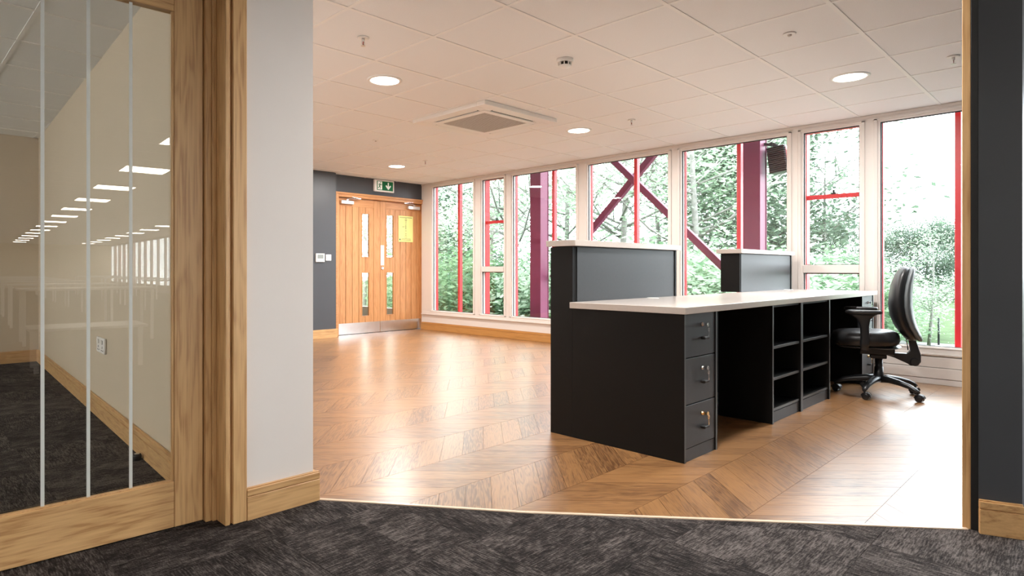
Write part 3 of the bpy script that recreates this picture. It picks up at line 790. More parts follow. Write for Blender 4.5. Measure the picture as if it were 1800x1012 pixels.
# floodlight
fl = thing('floodlight', (7.45, 2.70, 2.06), 'black ribbed floodlight fixed beside the right red column', 'floodlight')
mb = MB().box(-.06, -.10, 0, .10, .10, .30)
Mx = Matrix.Translation((7.47, 2.66, 2.08)) @ Matrix.Rotation(-.12, 4, 'X')
build(mb.xform(Mx), 'housing', M['bplas'], fl, .01, 2)
rb = MB()
for k in range(13): rb.box(-.085, -.095, .012 + k * .0225, -.06, .085, .020 + k * .0225)
build(rb.xform(Mx), 'cooling_ribs', M['bplas'], fl)
gl = MB().box(-.05, -.112, .03, .09, -.10, .27); build(gl.xform(Mx), 'lens', M['chrome'], fl)
br_ = MB().bar((7.45, 2.74, 2.40), (7.45, 2.83, 2.42), .03, .03); br_.bar((7.45, 2.66, 2.36), (7.45, 2.76, 2.42), .02, .04)
build(br_, 'bracket', M['bplas'], fl)

# ------------------------------------------------------------------ desk
XL = 2.955
ct = thing('reception_counter', (4.7, 2.28, 0), 'charcoal reception counter shell with two raised upstands under pale caps', 'counter')
build(MB().box(XL, 2.200, 0, 2.975, 2.362, 1.11), 'side_panel', M['desk'], ct, .001)
build(MB().box(2.975, 2.342, 0, 6.44, 2.362, .752), 'front_panel', M['desk'], ct, .001)
# upstand boxes
def upstand(x0, x1):
    u = build(MB().box(x0 + .0, 2.200, .787, x1, 2.362, 1.113), 'upstand', M['desk'], ct, .001)
    build(MB().box(x0 + .020, 2.196, .787, x1 - .018, 2.200, 1.108), 'upstand_lining', M['deskin'], u)
    build(MB().box(x1 - .018, 2.190, .787, x1 + .002, 2.200, 1.113), 'upstand_edge', M['desk'], u)
    build(MB().box(x0 - .035, 2.170, 1.114, x1 + .03, 2.385, 1.149), 'upstand_cap', M['top'], u, .0015, label='pale beige cap on the upstand')
upstand(2.976, 4.17); upstand(5.27, 6.44)
build(MB().box(2.975, 2.205, 0, 6.44, 2.215, .752), 'modesty_panel', M['desk'], ct)
wt = thing('worktop', (4.7, 1.85, .752), 'pale beige worktop of the reception desk', 'worktop')
build(MB().box(2.925, 1.487, .7525, 6.47, 2.199, .787), 'top_slab', M['top'], wt, .0015)
gr = MB().lathe((3.72, 2.12, .7872), [(.040, 0), (.040, .003), (.034, .005)], 20)
build(gr, 'cable_grommet', M['plast'], wt)
gr = MB().lathe((6.15, 2.12, .7872), [(.040, 0), (.040, .003), (.034, .005)], 20)
build(gr, 'cable_grommet', M['plast'], wt)

def key(mb, x, y, z, ang=0.2):
    n = 14; R = []
    for q, dy in ((.0115, .001), (.0115, -.001), (.004, -.001), (.004, .001)):
        R.append([(x + math.cos(2 * PI * i / n) * q, y + dy, z + math.sin(2 * PI * i / n) * q * 1.05) for i in range(n)])
    mb.rings(R, False, False, True)
    mb.box(x - .003, y - .001, z - .042, x + .003, y + .001, z - .010); mb.box(x + .003, y - .001, z - .038, x + .006, y + .001, z - .030)
def pedestal(x0, x1, lab, yf=1.510, depth=.69):
    t = thing('drawer_pedestal', ((x0 + x1) / 2, yf + depth / 2, 0), lab, 'pedestal', 'drawer pedestals under the worktop')
    c = MB(); w_ = .018
    c.box(x0, yf, 0, x0 + w_, yf + depth, .752); c.box(x1 - w_, yf, 0, x1, yf + depth, .752)
    c.box(x0 + w_, yf + depth - .01, 0, x1 - w_, yf + depth, .752); c.box(x0 + w_, yf + .03, .735, x1 - w_, yf + depth, .752)
    c.box(x0 + w_, yf + .03, .06, x1 - w_, yf + depth, .078)
    build(c, 'carcass', M['desk'], t, .001)
    build(MB().box(x0 + .001, yf - .0012, .0, x0 + w_ - .001, yf, .752), 'edging', M['edge'], t)
    build(MB().box(x1 - w_ + .001, yf - .0012, 0, x1 - .001, yf, .752), 'edging', M['edge'], t)
    build(MB().box(x0 + w_ + .001, yf + .006, 0, x1 - w_ - .001, yf + .022, .064), 'plinth', M['deskin'], t)
    zs = [(.068, .284), (.290, .522), (.528, .750)]
    for k, (z0, z1) in enumerate(zs):
        d = build(MB().box(x0 + w_ + .002, yf + .004, z0, x1 - w_ - .002, yf + .022, z1), 'drawer', M['deskin'], t, .001)
        xc = (x0 + x1) / 2 + .035; zc = z1 - .060; y = yf + .004
        l = MB().lathe((xc - .022, y, zc), [(.0115, 0), (.0115, -.005), (.009, -.009), (.009, -.012)], 14, 'y')
        l.box(xc - .024, y - .030, zc - .006, xc - .020, y - .012, zc + .006)
        build(l, 'lock', M['brass' if k == 0 else 'chrome'], d)
        kk = MB(); key(kk, xc + .008, y - .024, zc - .022 - .004 * k)
        kk.lathe((xc + .001, y - .024, zc - .003), [(.010, -.001), (.011, 0), (.010, .001)], 12, 'y')
        build(kk, 'key', M['brass'] if k == 0 else M['chrome'], d)
        h = MB().box(xc - .035, y - .026, zc - .078, xc + .015, y, zc - .064)
        build(h, 'drawer_pull', M['black'], d, .003)
    return t
pedestal(XL, 3.325, 'charcoal drawer pedestal at the near left end with keys hanging in three locks')
# plain side panel of the counter end, in one plane with the pedestal
pedestal(6.085, 6.44, 'charcoal drawer pedestal at the far right end behind the office chair')
# shelf unit
sh = thing('open_shelf_unit', (4.7, 1.85, 0), 'charcoal open shelf unit with six compartments under the worktop', 'shelf unit')
yf = 1.512
def shelfbox(x0, x1, z0, z1, nm, m=M['desk'], y1=1.86, y0=yf, bev=.001): return build(MB().box(x0, y0, z0, x1, y1, z1), nm, m, sh, bev)
shelfbox(4.112, 4.132, 0, .752, 'side_panel'); shelfbox(4.620, 4.640, 0, .752, 'divider'); shelfbox(4.640, 4.660, 0, .752, 'divider'); shelfbox(5.225, 5.245, 0, .752, 'side_panel')
build(MB().box(4.132, 1.85, .0, 5.225, 1.86, .752), 'back_panel', M['desk'], sh)
for x0, x1 in ((4.132, 4.620), (4.660, 5.225)):
    for z in (.478, .277, .082): shelfbox(x0, x1, z - .009, z + .009, 'shelf', y0=yf + .012)
    shelfbox(x0, x1, 0, .068, 'plinth', M['deskin'], y0=yf + .012, y1=1.55)
    shelfbox(x0, x1, .735, .752, 'top_rail', y0=yf + .012)
for x in (4.112, 4.620, 4.640, 5.225): build(MB().box(x + .001, yf - .0012, 0, x + .019, yf, .752), 'edging', M['edge'], sh)
for x0, x1 in ((4.132, 4.620), (4.660, 5.225)):
    for z in (.478, .277, .082): build(MB().box(x0, yf + .0105, z - .008, x1, yf + .012, z + .008), 'shelf_edging', M['edge'], sh)

# ------------------------------------------------------------------ office chair (local: +x faces forward)
FA = math.radians(106)
ch = thing('office_chair', (5.70, 1.30, 0), 'black vinyl swivel chair on castors with armrests at the right end of the desk', 'chair')
def sup(cx, cy, rx, ry, z, n=28, e=2.6, tilt=0):
    r = []
    for i in range(n):
        a = 2 * PI * i / n; c, s = math.cos(a), math.sin(a)
        x = math.copysign(abs(c) ** (2 / e), c) * rx; y = math.copysign(abs(s) ** (2 / e), s) * ry
        r.append((cx + x, cy + y, z + tilt * x))
    return r
RZ = Matrix.Translation((5.70, 1.30, 0)) @ Matrix.Rotation(FA, 4, 'Z')
def cp(mb, nm, m, bevel=0, parent=None, seg=1, label=None): return build(mb.xform(RZ), nm, m, parent or ch, bevel, seg, label=label)
# seat cushion
S = []
for z, k in ((.385, .80), (.392, .90), (.41, .97), (.435, 1.0), (.462, .985), (.485, .93), (.499, .80), (.505, .55), (.506, .25)):
    S.append(sup(.095, 0, .232 * k, .245 * k, z, tilt=-.02 if z > .45 else 0))
cp(MB().rings(S), 'seat', M['leather'])
cp(MB().rings([sup(.075, 0, .20, .20, .372), sup(.075, 0, .22, .22, .384)]), 'seat_pan', M['bplas'])
# backrest cushion : sections by height
def back(zs, fx, tx, wy, off, thick):
    R = []
    for z, x, w_, th_ in zip(zs, fx, wy, thick):
        ring = []; n = 28
        for i in range(n):
            a = 2 * PI * i / n; c, s = math.cos(a), math.sin(a)
            yy = math.copysign(abs(s) ** .75, s) * w_
            curve = .018 * (yy / .23) ** 2           # wraps forward at the sides
            ring.append((x + off + c * th_ / 2 + curve, yy, z))
        R.append(ring)
    return MB().rings(R)
zs = [.435, .45, .49, .55, .62, .70, .78, .86, .93, .975, .995, 1.0]
fx = [-.202, -.195, -.175, -.148, -.128, -.118, -.118, -.125, -.140, -.152, -.160, -.162]
wy = [.07, .12, .165, .195, .215, .222, .220, .205, .180, .14, .09, .04]
tk_ = [.04, .075, .10, .118, .128, .126, .118, .106, .092, .07, .045, .018]
cp(back(zs, fx, None, wy, -.01, tk_), 'backrest', M['leather'])
cp(back(zs, fx, None, [v * .95 for v in wy], -.058, [v * .62 for v in tk_]), 'back_shell', M['shell'], label='grey plastic outer shell of the backrest')
lug = MB()
for k in range(4): lug.tube([(-.262 + .004 * k, -.05, .505 + .022 * k), (-.268 + .004 * k, 0, .495 + .022 * k), (-.262 + .004 * k, .05, .505 + .022 * k)], .0045, 6)
lug.v = [(p[0] + .035, p[1], p[2]) for p in lug.v]; cp(lug, 'shell_ribs', M['bplas'])
# back bar (J arm)
J = MB()
prof = [(-.235, .56), (-.250, .50), (-.275, .42), (-.300, .33), (-.300, .275), (-.275, .245), (-.235, .245), (-.215, .26), (-.13, .30), (-.05, .325), (-.05, .355), (-.14, .335), (-.215, .335), (-.235, .36), (-.225, .43), (-.215, .52)]
R = [[(x + .035, y, z) for x, z in prof] for y in (-.03, .03)]
J.rings(R, True, False); cp(J, 'back_support', M['bplas'], .004, seg=2)
cp(MB().tube([(-.187, 0, .36), (-.170, 0, .50)], .004, 8), 'adjuster_rod', M['chrome'])
cp(MB().lathe((-.227, 0, .275), [(.026, -.045), (.030, -.04), (.030, .04), (.026, .045)], 18, 'y'), 'tension_knob', M['bplas'])
# mechanism
me_ = MB().box(-.10, -.07, .318, .13, .07, .372); me_.box(-.05, -.045, .285, .06, .045, .318)
cp(me_, 'mechanism', M['bplas'], .008, seg=2)
lv = MB().tube([(.05, -.06, .335), (.05, -.19, .330), (.055, -.23, .322)], [.006, .006, .010], 8); lv.tube([(-.02, -.06, .335), (-.03, -.17, .325), (-.03, -.20, .315)], [.006, .006, .010], 8)
cp(lv, 'lever', M['bplas']); cp(MB().lathe((0.1, 0, .335), [(.008, -.20), (.022, -.195), (.022, -.165), (.008, -.16), (.006, 0)], 14, 'y'), 'tilt_knob', M['bplas'])
cp(MB().lathe((0, 0, 0), [(.026, .13), (.026, .29)], 20), 'gas_column', M['bplas'])
cp(MB().lathe((0, 0, 0), [(.033, .10), (.036, .11), (.036, .15), (.032, .165), (.029, .22), (.027, .22)], 20), 'column_cover', M['bplas'])
# armrests
for s in (-1, 1):
    a = MB()
    a.tube([(.09, s * .10, .365), (.10, s * .22, .365), (.105, s * .262, .38)], .016, 8, flat=.55)
    secs = []
    for z, x, lx, ly in ((.37, .03, .026, .013), (.42, .03, .030, .014), (.47, .028, .028, .013), (.55, .03, .030, .013), (.60, .035, .042, .014), (.63, .04, .075, .018), (.645, .04, .10, .022)):
        secs.append(sup(x + .075, s * .265, lx, ly, z, 16))
    a.rings(secs)
    o = cp(a, 'armrest', M['bplas'])
    p = []
    for z, k in ((.643, .90), (.647, .98), (.657, 1.0), (.666, .96), (.670, .85)): p.append(sup(.11, s * .262, .120 * k, .043 * k, z, 24))
    cp(MB().rings(p), 'arm_pad', M['bplas'], parent=o)
# five-star base
for k in range(5):
    an = math.radians(48 + 72 * k) - FA + PI
    an = math.radians([247, 319, 31, 103, 175][k]) - FA
    c, s = math.cos(an), math.sin(an)
    R = []
    for r, z, w_, h in ((.02, .125, .034, .030), (.08, .128, .030, .026), (.16, .118, .025, .022), (.24, .100, .021, .018), (.285, .080, .019, .016), (.305, .070, .012, .010)):
        ring = []
        for i in range(12):
            a = 2 * PI * i / 12; u, v = math.cos(a) * w_, math.sin(a) * h
            ring.append((c * r - s * u, s * r + c * u, z + v))
        R.append(ring)
    leg = cp(MB().rings(R), 'base_leg', M['bplas'])
    cs = MB(); x, y = c * .295, s * .295
    sw_ = random.uniform(0, PI)
    cs.lathe((x, y, .055), [(.008, 0), (.008, .03)], 8)
    w1 = MB(); w1.lathe((0, 0, 0), [(.010, -.026), (.024, -.025), (.0262, -.020), (.0262, -.006), (.012, -.005), (.012, .005), (.0262, .006), (.0262, .020), (.024, .025), (.010, .026)], 18, 'y')
    w1.rings([[(math.cos(a) * .030, yy, math.sin(a) * .030) for a in [PI * .05 * q for q in range(0, 20)]] + [(math.cos(a) * .026, yy, math.sin(a) * .026) for a in [PI * .05 * q for q in range(19, -1, -1)]] for yy in (-.028, .028)], True, True)
    w1.xform(Matrix.Translation((x + math.cos(sw_) * .012, y + math.sin(sw_) * .012, .0268)) @ Matrix.Rotation(sw_, 4, 'Z'))
    b = len(cs.v); cs.v += w1.v; cs.f += [tuple(i + b for i in f_) for f_ in w1.f]; cs.sm += w1.sm
    cp(cs, 'castor', M['bplas'], parent=leg)

# ------------------------------------------------------------------ ceiling fixtures
def downlight(x, y, lab, lamp=True):
    t = thing('downlight', (x, y, CZ - .006), lab, 'ceiling light', 'round ceiling downlights')
    r = MB(); n = 36
    r.rings([[(x + math.cos(2 * PI * i / n) * q, y + math.sin(2 * PI * i / n) * q, z) for i in range(n)] for q, z in ((.128, CZ + .004), (.128, CZ - .002), (.122, CZ - .006), (.106, CZ - .005), (.104, CZ + .004))], False, True)
    build(r, 'trim_ring', M['plast'], t)
    build(MB().lathe((x, y, CZ - .002), [(.105, 0), (.105, .004)], 36), 'diffuser', M['lamp'], t)
    l = bpy.data.lights.new('downlight_lamp', 'AREA'); l.shape = 'DISK'; l.size = .20; l.energy = DOWNLIGHT_W; l.color = (1, .965, .93); l.spread = PI
    lo = bpy.data.objects.new('downlight_lamp', l); C.objects.link(lo); lo.parent = t; lo.location = (0, 0, -.004)
downlight(2.75, 3.755, 'round lit downlight nearest the white wall, upper left of the ceiling')
downlight(5.15, 3.755, 'round lit downlight just right of the air conditioner')
downlight(5.15, 1.355, 'round lit downlight at upper right above the desk end')
downlight(5.15, 6.755, 'round lit downlight nearest the double doors')
downlight(2.75, 1.355, 'round lit downlight above the near end of the desk, out of the frame')
downlight(2.75, 6.755, 'round lit downlight behind the white wall, out of sight')
def sprinkler(x, y, lab, bulb=True):
    t = thing('sprinkler', (x, y, CZ - .045), lab, 'sprinkler', 'ceiling sprinklers')
    build(MB().lathe((x, y, CZ - .004), [(.028, 0), (.036, .003), (.036, .006)], 20), 'rosette', M['plast'], t)
    if bulb:
        b = MB().lathe((x, y, CZ - .045), [(.009, .022), (.009, .042)], 10); b.tube([(x - .008, y, CZ - .022), (x - .009, y, CZ - .036), (x, y, CZ - .045)], .002, 6); b.tube([(x + .008, y, CZ - .022), (x + .009, y, CZ - .036), (x, y, CZ - .045)], .002, 6)
        build(b, 'frame_arms', M['steel'], t); build(MB().lathe((x, y, CZ - .049), [(.014, 0), (.014, .002)], 14), 'deflector', M['steel'], t)
        build(MB().lathe((x, y, CZ - .042), [(.0025, 0), (.003, .01), (.0025, .02)], 8), 'bulb', mat('red_bulb', (.5, .05, .03), .2), t)
    else: build(MB().lathe((x, y, CZ - .014), [(.008, 0), (.012, .006), (.012, .010)], 12), 'sensor_dome', M['grille'], t)
sprinkler(2.15, 3.155, 'small pendant sprinkler at upper left of the reception ceiling')
sprinkler(5.15, 3.155, 'small pendant sprinkler between the second and third downlights')
sprinkler(5.15, .755, 'small pendant sprinkler beside the right oak lining')
sprinkler(5.15, 6.155, 'small pendant sprinkler near the far downlight')
sprinkler(3.95, 1.355, 'tiny round ceiling sensor left of the right-hand downlight', False)
sprinkler(3.95, 5.555, 'tiny round ceiling sensor behind the air conditioner', False)
sd = thing('smoke_detector', (3.35, 2.555, CZ - .055), 'white smoke detector on the ceiling tile above the desk', 'detector')
build(MB().lathe((3.35, 2.555, CZ - .018), [(.052, 0), (.054, .004), (.054, .022)], 28), 'base', M['plast'], sd)
build(MB().lathe((3.35, 2.555, CZ - .052), [(.015, 0), (.034, .003), (.040, .012), (.040, .014)], 28), 'cap', M['plast'], sd)
vs = MB()
for k in range(9):
    a = 2 * PI * k / 9; vs.box(-.003, .037, -.0385, .003, .046, -.018); 
    n_ = 8; Mr = Matrix.Translation((3.35, 2.555, CZ)) @ Matrix.Rotation(a, 4, 'Z')
    vs.v[-n_:] = [tuple(Mr @ Vector(p)) for p in vs.v[-n_:]]
build(vs, 'cage', M['plast'], sd)
build(MB().lathe((3.35, 2.555, CZ - .038), [(.034, 0), (.034, .020)], 24), 'sensing_chamber', M['black'], sd)
# air conditioner cassette
ac = thing('air_conditioner', (4.13, 4.09, CZ - .035), 'white square ceiling cassette air conditioner with grey centre grille', 'air conditioner')
x0, y0, x1, y1 = AC
fr = MB(); zb, zt = CZ - .034, CZ + .003
W1, W2 = .10, .135    # outer band, slot zone
fr.box(x0, y0, zb, x1, y0 + W1, zt); fr.box(x0, y1 - W1, zb, x1, y1, zt); fr.box(x0, y0 + W1, zb, x0 + W1, y1 - W1, zt); fr.box(x1 - W1, y0 + W1, zb, x1, y1 - W1, zt)
build(fr, 'fascia', M['plast'], ac, .004, 2)
sl = MB().box(x0 + W1, y0 + W1, zb + .006, x1 - W1, y1 - W1, zt); build(sl, 'air_outlet', M['black'], ac)
a0, b0, a1, b1 = x0 + W2, y0 + W2, x1 - W2, y1 - W2
lv = MB()
for (p, q, r_, s_) in ((a0 + .07, y0 + W1 + .001, a1 - .07, y0 + W1 + .012), (a0 + .07, y1 - W1 - .020, a1 - .07, y1 - W1 - .004), (x0 + W1 + .001, b0 + .07, x0 + W1 + .012, b1 - .07), (x1 - W1 - .020, b0 + .07, x1 - W1 - .004, b1 - .07)):
    lv.box(p, q, zb + .001, r_, s_, zb + .0055)
build(lv, 'louvre', M['plast'], ac)
for (p, q) in ((x0 + W1, y0 + W1), (x1 - W1 - .09, y0 + W1), (x0 + W1, y1 - W1 - .09), (x1 - W1 - .09, y1 - W1 - .09)): build(MB().box(p, q, zb + .001, p + .09, q + .09, zt), 'corner_cover', M['plast'], ac)
cf = MB(); t_ = .062
cf.box(a0, b0, zb - .004, a1, b0 + t_, zt); cf.box(a0, b1 - t_, zb - .004, a1, b1, zt); cf.box(a0, b0 + t_, zb - .004, a0 + t_, b1 - t_, zt); cf.box(a1 - t_, b0 + t_, zb - .004, a1, b1 - t_, zt)
build(cf, 'grille_frame', M['plast'], ac, .003)
gg = MB()
n = 26
for k in range(n):
    y = b0 + t_ + (b1 - b0 - 2 * t_) * (k + .5) / n; gg.box(a0 + t_, y - .005, zb - .002, a1 - t_, y + .005, zb + .004)
gg.box(a0 + t_, b0 + t_, zb + .004, a1 - t_, b1 - t_, zb + .006)
build(gg, 'intake_grille', M['grille'], ac)

# ------------------------------------------------------------------ open office behind the camera (seen in the glass)
def mirror_floor_point(px, py, z):
    pass
lights = []
t0 = None
for ix, xx in enumerate((-4.75, -1.15 + .6, 2.75 - .9 + .6, 5.45)):
    xx = GX0 + G * [-12, -7, -1, 4][ix] + G / 2
    for k in range(-1, 14):
        yy = GY0 + G * (-9 - 4 * k) + G / 2
        if k < 0 and ix > 1: continue  # unseen nearest panels of the two left rows, added to brighten the foreground
        lights.append((xx, yy))
ORD = ['first', 'second', 'third', 'fourth', 'fifth', 'sixth', 'seventh', 'eighth', 'ninth', 'tenth', 'eleventh', 'twelfth', 'thirteenth', 'fourteenth', 'fifteenth']
ROW = {}; cnt = {}
for xx, nm in zip(sorted(set(round(a, 2) for a, b in lights)), ('farthest from the windows', 'second from the plain wall', 'second from the windows', 'nearest the windows')): ROW[xx] = nm
proto = None
for n, (xx, yy) in enumerate(lights):
    if proto is None:
        proto = thing('ceiling_light', (xx, yy, CZ - .004), 'square lit ceiling panel of the open office, seen mirrored in the glass door', 'ceiling light', 'square office light panels')
        build(MB().box(xx - .28, yy - .28, CZ - .003, xx + .28, yy + .28, CZ + .003), 'diffuser', M['panel'], proto)
        f_ = MB(); 
        for a, b, c, d in ((-.297, -.297, .297, -.28), (-.297, .28, .297, .297), (-.297, -.28, -.28, .28), (.28, -.28, .297, .28)): f_.box(xx + a, yy + b, CZ - .004, xx + c, yy + d, CZ + .003)
        build(f_, 'panel_frame', M['grid'], proto)
    else:
        c = copy_tree(proto); c.location = (xx, yy, CZ - .004)
    o_ = proto if n == 0 else c
    o_['label'] = 'square office light panel, %s from the viewpoint in the row %s' % (ORD[cnt.setdefault(xx, 0)], ROW[round(xx, 2)]); cnt[xx] += 1
# office windows
n = 8; y = .244
win0 = None
while y > -35:
    yy0, yy1 = y - 1.30, y
    if win0 is None:
        o = MB().box(XW, yy0, .262, XW + .07, yy0 + .09, 2.345); o.box(XW, yy1 - .09, .262, XW + .07, yy1, 2.345); o.box(XW, yy0 + .09, .262, XW + .07, yy1 - .09, .32); o.box(XW, yy0 + .09, 2.305, XW + .07, yy1 - .09, 2.345)
        o = build(o, 'window_8', M['upvc']); win0 = o
        build(MB().box(XW + .03, yy0 + .09, .32, XW + .036, yy1 - .09, 2.305), 'pane', M['glass'], o)
        build(MB().box(XW + .17, (yy0 + yy1) / 2 - .03, .2, XW + .235, (yy0 + yy1) / 2 + .03, 2.4), 'outer_fin', M['red'], o)
        tag(o, 'tall office window behind the viewpoint, mirrored in the glass door', kind='structure')
    else:
        c = copy_tree(win0); c.location.y = win0.location.y + (y - .244); c.name = 'window_%d' % n
    n += 1; y -= 1.30
tag(build(MB().box(XW, -36, 0, XW + .08, .244, .262), 'wall_office_window', M['upvc']), 'low white wall under the office windows', kind='structure')
tag(build(MB().box(XW, -36, 2.345, XW + .08, .244, CZ + .03), 'wall_office_header', M['upvc']), 'white header above the office windows', kind='structure')
# tables
tb = None
def table(x, y, l, wd, h, rz=0):
    t = thing('office_table', (x, y, 0), 'white office table with metal legs, seen mirrored in the glass door', 'table', 'white office tables behind the viewpoint')
    build(MB().box(x - l / 2, y - wd / 2, h - .025, x + l / 2, y + wd / 2, h), 'table_top', M['table'], t, .002)
    for a in (-1, 1):
        for b in (-1, 1): build(MB().box(x + a * (l / 2 - .06) - .02, y + b * (wd / 2 - .06) - .02, 0, x + a * (l / 2 - .06) + .02, y + b * (wd / 2 - .06) + .02, h - .025), 'leg', M['plast'], t)
    return t
tb = table(1.5, -5.0, 1.6, .8, .73); tb['label'] = 'white office table, first from the viewpoint in the row second from the windows'
for i, xx in enumerate((-4.2, -1.4, 1.5, 4.3)):
    for k in range(7):
        if i == 2 and k == 0: continue
        c = copy_tree(tb); c.location = (xx, -5.0 - 3.2 * k, 0)
        c['label'] = 'white office table, %s from the viewpoint in the row %s' % (ORD[k], ('farthest from the windows', 'second from the plain wall', 'second from the windows', 'nearest the windows')[i])
lowt = table(1.15, -2.3, 1.0, .6, .42)
tag(lowt, 'low white table standing behind the viewpoint near the glass door', 'table')
lt2 = table(2.9, -1.6, 1.3, .7, .42); tag(lt2, 'second low white table behind the viewpoint, nearer the dark wall end', 'table')

# ------------------------------------------------------------------ outdoors
GZ = -.6
ground = build(MB().box(XW + .25, -60, GZ - .2, 140, 120, GZ), 'lawn', M['lawn'])
tag(ground, 'green lawn outside the windows', kind='structure')
def outstrip(name, poly, z, m, lab): return tag(build(MB().prism(poly, GZ, z), name, m), lab, kind='structure')
outstrip('paving', [(XW + .25, -60), (10.6, -60), (10.6, 4.2), (8.2, 7), (XW + .25, 9)], GZ + .02, M['paving'], 'pale paving along the foot of the building')
outstrip('path', [(14.8, -50), (16.0, -50), (16.4, 3), (24, 9), (23.5, 10), (15.2, 3.4)], GZ + .015, M['paving'], 'pale footpath crossing the lawn behind the chair')

def branches(h, spread, seed, n1=7, bare=False):
    rnd = random.Random(seed); mb = MB(); tips = []
    top = Vector((rnd.uniform(-.3, .3), rnd.uniform(-.3, .3), h * .75)); base = Vector((0, 0, 0))
    tr = [base, base.lerp(top, .3) + Vector((rnd.uniform(-.1, .1), rnd.uniform(-.1, .1), 0)), base.lerp(top, .65) + Vector((rnd.uniform(-.15, .15), rnd.uniform(-.15, .15), 0)), top]
    r0 = h * .012
    mb.tube(tr, [r0, r0 * .75, r0 * .5, r0 * .2], 7)
    for k in range(n1 * 2):
        t = rnd.uniform(.22, .95); st = base.lerp(top, t); a = rnd.uniform(0, 2 * PI); l = spread * rnd.uniform(.5, 1.0) * (1.1 - .5 * t)
        e = st + Vector((math.cos(a) * l, math.sin(a) * l, l * rnd.uniform(.3, .9)))
        m_ = st.lerp(e, .5) + Vector((0, 0, -.1 * l))
        mb.tube([st, m_, e], [r0 * .4 * (1.2 - t), r0 * .25, r0 * .08], 5); tips += [e, m_]
        for q in range(3):
            s2 = st.lerp(e, rnd.uniform(.4, .9)); a2 = a + rnd.uniform(-1.2, 1.2); l2 = l * rnd.uniform(.3, .55)
            e2 = s2 + Vector((math.cos(a2) * l2, math.sin(a2) * l2, l2 * rnd.uniform(.2, .8))); mb.tube([s2, e2], [r0 * .15, r0 * .05], 4); tips.append(e2)
    return mb, tips
def leaves(tips, nper, rad, size, seed, extra=None):
    rnd = random.Random(seed); mb = MB(); V, F = mb.v, mb.f
    for t in tips:
        for k in range(nper):
            d = Vector((rnd.gauss(0, 1), rnd.gauss(0, 1), rnd.gauss(0, .8))) * rad * .5
            c = t + d; a, b = rnd.uniform(0, 2 * PI), rnd.uniform(-1, 1); s = size * rnd.uniform(.6, 1.4)
            u = Vector((math.cos(a), math.sin(a), b * .6)).normalized(); v = u.cross(Vector((rnd.uniform(-1, 1), rnd.uniform(-1, 1), 1))).normalized()
            i = len(V); V += [tuple(c - u * s), tuple(c + v * s * .45), tuple(c + u * s), tuple(c - v * s * .45)]; F.append((i, i + 1, i + 2, i + 3)); mb.sm.append(False)
    return mb
def tree_proto(h, spread, seed, nper, rad, size, lm, n1=7):
    t = thing('tree', (0, 0, 0), 'tree', 'tree', 'trees outside the windows')
    bm_, tips = branches(h, spread, seed, n1)
    if rad > .3: 
        rnd = random.Random(seed + 5)
        for k in range(n1 * 3):     # low skirt of foliage
            a = rnd.uniform(0, 2 * PI); r = spread * rnd.uniform(.2, .75); tips.append(Vector((math.cos(a) * r, math.sin(a) * r, rnd.uniform(.08, .55) * h)))
    lv_ = build(leaves(tips, nper, rad, size, seed), 'foliage', lm, t, kind='stuff'); build(bm_, 'trunk', M['bark'], t)
    return t
protos = [tree_proto(7.5, 2.6, 3, 55, .85, .07, M['leafa'], 8), tree_proto(8.5, 2.8, 8, 38, .75, .065, M['leafb'], 8), tree_proto(6.0, 2.6, 14, 190, .95, .075, M['leafc'], 8)]
sparse = tree_proto(6.6, 1.5, 21, 22, .30, .06, M['leafa'], 6)
def bush_proto(seed, lm, h=1.6, r=1.3):
    t = thing('bush', (0, 0, 0), 'bush', 'bush', 'bushes outside the windows'); rnd = random.Random(seed); tips = []
    mb = MB()
    for k in range(46):
        a = rnd.uniform(0, 2 * PI); q = r * math.sqrt(rnd.random()); z = h * rnd.uniform(.15, 1.0) * (1 - .4 * (q / r) ** 2)
        p = Vector((math.cos(a) * q, math.sin(a) * q, z)); tips.append(p)
        if k < 14: mb.tube([(0, 0, 0), (p.x * .6, p.y * .6, p.z * .5), tuple(p)], [.02, .012, .004], 5)
    build(leaves(tips, 110, .55, .06, seed), 'foliage', lm, t, kind='stuff'); build(mb, 'stems', M['bark'], t); return t
bushes = [bush_proto(31, M['leafd']), bush_proto(37, M['leafb'])]
F_, CX_, CY_ = 1096.0, 819.0, 474.0
def at(px, D):
    a = (px - CX_) / F_ * D; return (fwd * D + right * a)
used = set()
def place(p, px, D, s, rz, lab, z=GZ):
    o = p if p.name not in used else copy_tree(p)
    used.add(p.name); v = at(px, D); o.location = (v.x, v.y, z - .0); o.scale = (s, s, s); o.rotation_euler.z = rz; o['label'] = lab
    return o
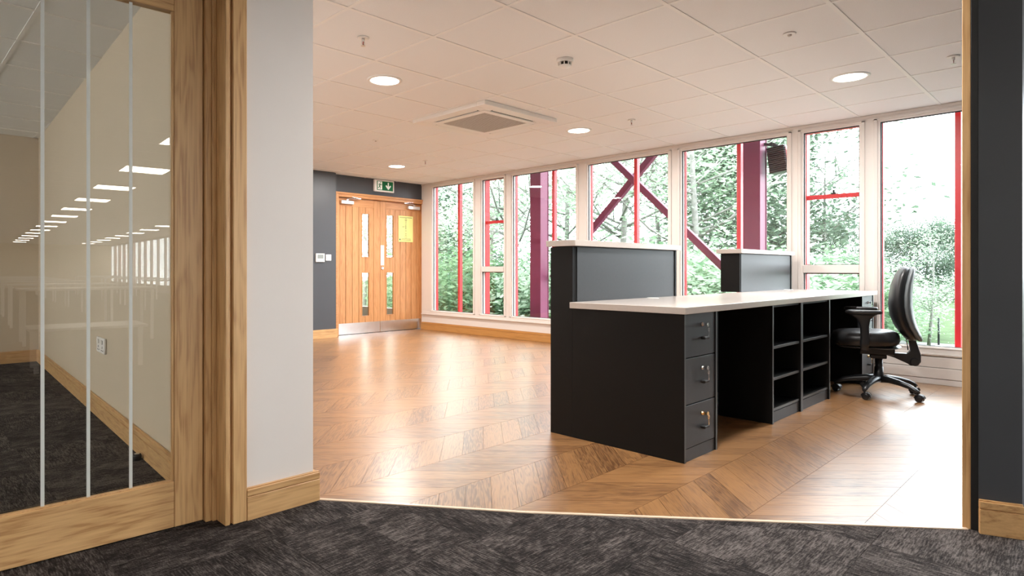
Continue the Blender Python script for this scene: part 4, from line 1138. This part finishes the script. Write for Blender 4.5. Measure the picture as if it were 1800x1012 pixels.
TR = [
 (1, 905, 15.5, 1.0, .3, 'bushy mid green tree seen through the third window left of the column'),
 (1, 1000, 17, 1.0, 1.0, 'tall pale green tree between the third and fourth windows'),
 (1, 1085, 14.0, 1.0, 2.1, 'pale tree behind the crossing of the red braces'),
 (0, 1160, 16.5, 1.05, 4.0, 'mid green tree filling the right part of the fourth window'),
 (1, 1235, 13.5, 1.0, 5.1, 'pale branching tree at the left of the fifth window'),
 (2, 1290, 17.0, 1.15, 3.3, 'grey green tree behind the right red column'),
 (1, 1365, 18.0, 1.0, .9, 'pale tree below the floodlight at the right of the fifth window'),
 (1, 855, 20.0, .95, 2.5, 'mid green tree filling the narrow second window'),
 (2, 822, 24, .95, 1.2, 'grey green tree seen right of the fin in the first window'),
 (2, 765, 34, .8, 4.4, 'hazy grey green tree at the left edge of the first window'),
 (1, 690, 19, .8, 4.4, 'green tree glimpsed through the right-hand door slots'),
 (1, 640, 22, .8, 4.4, 'green tree glimpsed through the left-hand door slots'),
 (2, 1440, 27, .72, 2.2, 'low grey green tree behind the narrow right-hand window'),
 (0, 1500, 30, .70, .5, 'low mid green tree at the right of the narrow right-hand window'),
 (2, 1570, 34, .72, 5.0, 'hazy far tree left in the window behind the chair'),
 (2, 1625, 32, .78, 1.6, 'hazy far tree in the middle of the window behind the chair'),
 (2, 1690, 34, .72, 2.9, 'hazy far tree right in the window behind the chair'),
 (2, 1780, 34, .75, 2.0, 'hazy far tree beyond the right edge of the last window'),
 (2, 1900, 36, .80, 1.0, 'hazy far tree further right along the lawn'),
]
for k, px, D, s, rz, lab in TR: place(protos[k], px, D, s, rz, lab)
place(sparse, 1448, 17, .95, 1.0, 'slender sparse tree rising in the narrow right-hand window')
o = place(protos[1], 1632, 12.3, .33, 2.0, 'small pale flowering tree on the lawn behind the chair')
BS = [(0, 800, 15, 1.2), (0, 850, 13.5, 1.1), (0, 905, 14, 1.1), (0, 950, 13.8, 1.15), (1, 1000, 12, 1.2), (0, 1060, 12.0, 1.15), (1, 1120, 11.5, 1.2), (0, 1180, 12, 1.15), (1, 1240, 11.5, 1.25), (1, 1300, 12, 1.3), (0, 1360, 13, 1.2), (1, 1420, 14.5, 1.25), (0, 1470, 14.0, 1.1), (1, 1515, 15, 1.0), (0, 770, 16, 1.1)]
wn_ = {0: 'dark green', 1: 'pale green'}
for n, (k, px, D, s) in enumerate(BS):
    win = ['first', 'second', 'third', 'third', 'third', 'fourth', 'fourth', 'fourth', 'fifth', 'fifth', 'fifth', 'sixth', 'sixth', 'sixth', 'first'][n]
    side = ['right part', 'view', 'left part', 'column base', 'right part', 'left part', 'middle', 'right part', 'left part', 'middle', 'right part', 'left part', 'middle', 'right part', 'left edge'][n]
    place(bushes[k], px, D, s, n * 1.3, '%s bush low in the %s of the %s window from the left' % (wn_[k], side, win))
pt = thing('bollard_post', tuple(at(1650, 12.4)) [:2] + (GZ,), 'thin dark post with a small base on the lawn behind the chair', 'post')
v = at(1650, 12.4)
build(MB().lathe((v.x, v.y, GZ), [(.018, 0), (.018, .62)], 10), 'pole', M['bplas'], pt); build(MB().lathe((v.x, v.y, GZ), [(.09, 0), (.08, .05), (.03, .08)], 14), 'foot', M['grille'], pt)
